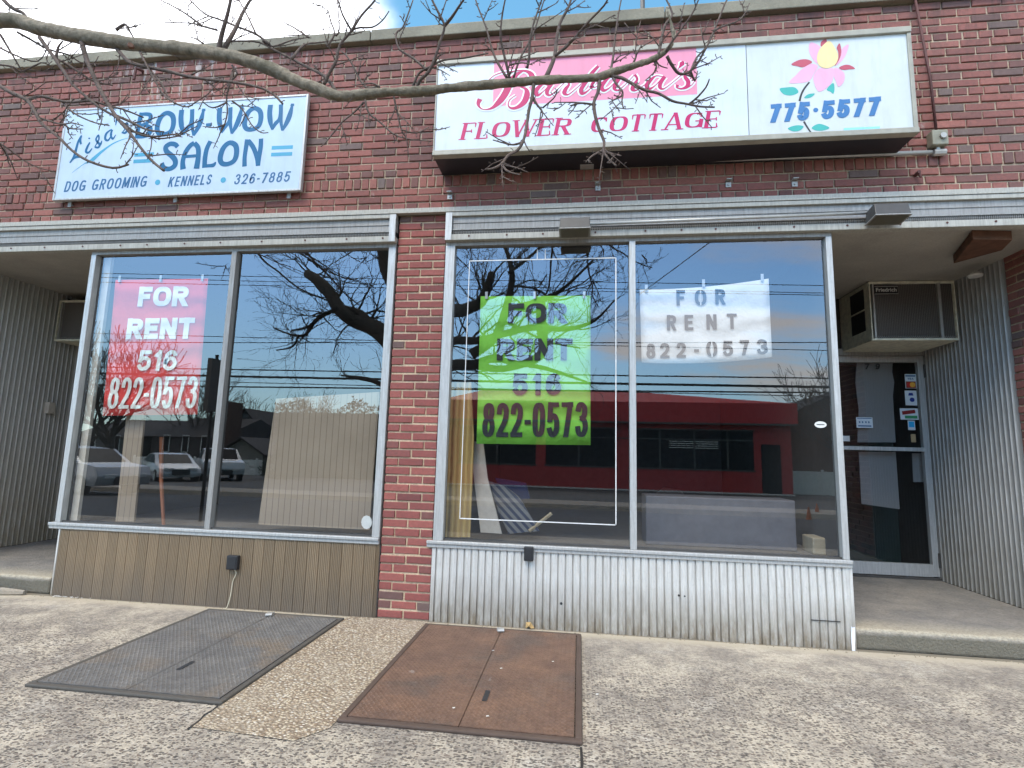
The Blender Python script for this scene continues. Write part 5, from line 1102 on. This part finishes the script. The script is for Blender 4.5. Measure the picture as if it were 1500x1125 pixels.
car('pickup_truck','white pickup truck parked right of the white sedan',(c.x,c.y,-.6),R(48),WP,pk,1.18,5.4,1.95,'pickup',.4,(1.7,-1.6),green=[[(1.2,1.24),(.7,1.68),(.2,1.7),(.2,1.24)],[(.12,1.24),(.12,1.7),(-.5,1.7),(-.7,1.24)]],hood=[(1.33,1.21,.78,1.74)])
suv=[(-2.3,.4),(2.25,.38),(2.35,.7),(2.2,1.0),(1.2,1.12),(.5,1.6),(-.6,1.68),(-1.9,1.62),(-2.3,1.1)]
c=mir(120,690,12.5)
car('suv','silver grey car parked at the far kerb on the left',(c.x-.6,-13.0,-.5),R(12),SP,suv,1.1,4.6,1.85,'car',.36,(1.4,-1.4),green=[[(1.05,1.16),(.5,1.52),(0,1.56),(0,1.16)],[(-.08,1.16),(-.08,1.58),(-1.7,1.54),(-1.95,1.16)]],hood=[(1.18,1.13,.52,1.59)])
# small bare trees beyond the car park
for i,(u,D,h,r,lab) in enumerate(((160,24,8.6,.26,'wide bare tree behind the silver car'),(128,34,8.4,.2,'bare tree at the far left of the car park'),(290,40,8.8,.2,'bare tree behind the dark house and chimney'),(340,47,7.6,.16,'slender bare tree behind the pale house'),(452,60,9.5,.16,'small bare tree above the tall evergreen hedge'),(1235,33,8.6,.2,'bare tree at the right end of the brick house'),(1170,56,8,.2,'bare tree far behind the brick house roof'),(1300,27,8.6,.2,'bare tree mirrored in the door glass'))):
    rg=random.Random(20+i); p=mir(u,665,D); T=empty('bare_tree',(p.x,p.y,-.7),lab,'tree','bare trees beyond the car park')
    MB().tube([(0,0,-.1),(.03,0,h*.14),(.0,.05,h*.28)],[r*1.3,r,r*.85],8).build('trunk',BARK2,T)
    cm=MB()
    for k in range(5):
        a=k*1.26+rg.random(); grow(cm,Vector((0,.05,h*(.2+.02*k))),Vector((math.cos(a)*.75,math.sin(a)*.75,1)),r*.6,h*.27,4,rg,.5,.16,.014,(2,3),.13)
    cm.build('crown',BARK2,T)
for i,(u,v,D) in enumerate(((1185,760,14),(1197,752,15.5))):
    p=mir(u,v,D); N_=empty('traffic_cone',(p.x,p.y,-.55),('orange traffic cone left of the pair' if i==0 else 'orange traffic cone right of the pair')+' by the far kerb','cone')
    OR=plain('cone_orange',(.45,.13,.04),.5); MB().tube([(0,0,.04),(0,0,.72)],[.15,.03],14).build('cone',OR,N_); N_.scale=(.6,.6,.6); MB().box((-.2,-.2,0),(.2,.2,.04)).build('base',BLACK,N_)
HEDGE=plain('hedge_green',(.03,.045,.025),.9)
for i,(u,D) in enumerate(((410,26),)):
    p=mir(u,700,D); m=MB(); rg=random.Random(3)
    for _ in range(1500):
        v=Vector((rg.gauss(0,1),rg.gauss(0,1),rg.gauss(0,1))).normalized()*rg.uniform(.75,1); q=Vector((p.x+v.x*1.4,p.y+v.y*.8,.05+v.z*.75)); a=Vector((rg.uniform(-1,1),rg.uniform(-1,1),rg.uniform(-1,1)))*.09; b=Vector((rg.uniform(-1,1),rg.uniform(-1,1),rg.uniform(-1,1)))*.09
        m.add([q,q+a,q+b],[(0,1,2)])
    tag(m.build('bush',HEDGE),'dark clipped bush beside the white pickup','bush')
rg=random.Random(8); m=MB(); xa,xb=hx(398,30),hx(566,30); zt=hz(480,594,30)
m.box((xa+.3,-30.8,-.7),(xb-.3,-30.1,zt-.5))
for _ in range(5200):
    x=rg.uniform(xa,xb); h=rg.random()**.7; q=Vector((x,-29.9+rg.uniform(-1.1,.25),-.7+(zt+.7+.35*math.sin(x*1.3)+.2*math.sin(x*3.1))*h)); a=Vector((rg.uniform(-1,1),rg.uniform(-1,1),rg.uniform(-1,1)))*.2; b=Vector((rg.uniform(-1,1),rg.uniform(-1,1),rg.uniform(-1,1)))*.2
    m.add([q,q+a,q+b],[(0,1,2)])
tag(m.build('evergreen_hedge',HEDGE),'tall dark evergreen hedge beside the red building across the street','hedge')
# ------------------------------------------------------------------ sky and light
w=bpy.data.worlds.new('World'); sc.world=w; w.use_nodes=True; nt=w.node_tree; N=nt.nodes; L=nt.links
SUN_E,SUN_A=52,205          # elevation, direction the light comes from (degrees clockwise from +y)
sky=N.new('ShaderNodeTexSky'); sky.sky_type='NISHITA'; sky.sun_disc=False; sky.sun_elevation=R(SUN_E); sky.sun_rotation=R(SUN_A); sky.air_density=1.0; sky.dust_density=.6; sky.ozone_density=2.2
tc=N.new('ShaderNodeTexCoord'); sep=N.new('ShaderNodeSeparateXYZ'); L.new(tc.outputs['Generated'],sep.inputs[0])
def mth(op,a,b=0,c=None,clamp=False):
    o=N.new('ShaderNodeMath'); o.operation=op; o.use_clamp=clamp
    for i,v in ((0,a),(1,b),(2,c)):
        if v is None: continue
        if hasattr(v,'is_output'): L.new(v,o.inputs[i])
        else: o.inputs[i].default_value=v
    return o.outputs[0]
def mr(v,a,b,c=0,d=1):
    o=N.new('ShaderNodeMapRange'); o.interpolation_type='SMOOTHSTEP'; L.new(v,o.inputs[0])
    for i,x in zip((1,2,3,4),(a,b,c,d)): o.inputs[i].default_value=x
    return o.outputs[0]
X,Y,Z=sep.outputs
den=mth('ADD',mth('MAXIMUM',Z,0),.18)
cv=N.new('ShaderNodeCombineXYZ'); L.new(mth('DIVIDE',X,den),cv.inputs[0]); L.new(mth('DIVIDE',Y,den),cv.inputs[1])
def nz(scale,st,rot=0,detail=7,off=0):
    mp=N.new('ShaderNodeMapping'); L.new(cv.outputs[0],mp.inputs[0]); mp.inputs['Scale'].default_value=(st,1,1); mp.inputs['Rotation'].default_value=(0,0,rot); mp.inputs['Location'].default_value=(off,off,0)
    n=N.new('ShaderNodeTexNoise'); L.new(mp.outputs[0],n.inputs[0]); n.inputs['Scale'].default_value=scale; n.inputs['Detail'].default_value=detail; n.inputs['Roughness'].default_value=.58; return n.outputs[0]
front=mr(Y,-.1,.35)                                  # the sky above the roof
cl_f=mr(mth('ADD',nz(1.1,1,0),mr(X,-.12,-.5,-.32,.42)),.40,.72)
back=mr(Y,.1,-.25)
cl_b=mr(mth('ADD',nz(1.5,.42,.25,off=4),mr(X,-.30,.30,-.30,.10)),.47,.66)
cl_b2=mth('MULTIPLY',cl_b,mr(Z,.05,.16))
mask=mth('ADD',mth('MULTIPLY',cl_f,front),mth('MULTIPLY',mth('MULTIPLY',cl_b2,back),.8),clamp=True)
def mixc(f,a,b):
    o=N.new('ShaderNodeMix'); o.data_type='RGBA'
    for i,v in ((0,f),(6,a),(7,b)):
        if hasattr(v,'is_output'): L.new(v,o.inputs[i])
        else: o.inputs[i].default_value=v if i==0 else (*v,1)
    return o.outputs[2]
warm=mixc(mr(Z,.12,.45),(9.5,8.0,6.6),(7.2,7.2,7.5))
ccol=mixc(front,warm,(9.6,9.8,10.4))
base=mixc(mth('MULTIPLY',mr(Z,.34,.02),.55),sky.outputs[0],(3.5,3.7,3.4))
tn=N.new('ShaderNodeMix'); tn.data_type='RGBA'; tn.blend_type='MULTIPLY'; tn.inputs[0].default_value=1; L.new(base,tn.inputs[6]); L.new(mixc(back,(.95,1.45,1.30),(1.4,1.82,2.0)),tn.inputs[7])
skyc=mixc(mask,tn.outputs[2],ccol); skyc=mixc(mth('MULTIPLY',mr(Z,.70,.84),.85),skyc,(9.5,8.5,7.4))  # warm overhead cloud added above the visible sky as soft fill light
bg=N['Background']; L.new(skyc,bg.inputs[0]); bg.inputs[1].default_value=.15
ld=bpy.data.lights.new('sun','SUN'); lo=bpy.data.objects.new('sun',ld); col.objects.link(lo)
ld.energy=1.5; ld.angle=R(24); ld.color=(1,.90,.76)
dv=Vector((math.sin(R(SUN_A))*math.cos(R(SUN_E)),math.cos(R(SUN_A))*math.cos(R(SUN_E)),math.sin(R(SUN_E)))); lo.rotation_euler=dv.to_track_quat('Z','Y').to_euler()
vs_=sc.view_settings; vs_.view_transform='Standard'; vs_.look='None'; vs_.gamma=1; vs_.exposure=.85; vs_.use_curve_mapping=False
cy=sc.cycles; cy.max_bounces=6; cy.diffuse_bounces=3; cy.glossy_bounces=3; cy.transmission_bounces=3; cy.transparent_max_bounces=8; cy.use_adaptive_sampling=True; cy.adaptive_threshold=.02; cy.use_denoising=True; cy.caustics_reflective=False; cy.caustics_refractive=False; cy.sample_clamp_indirect=6
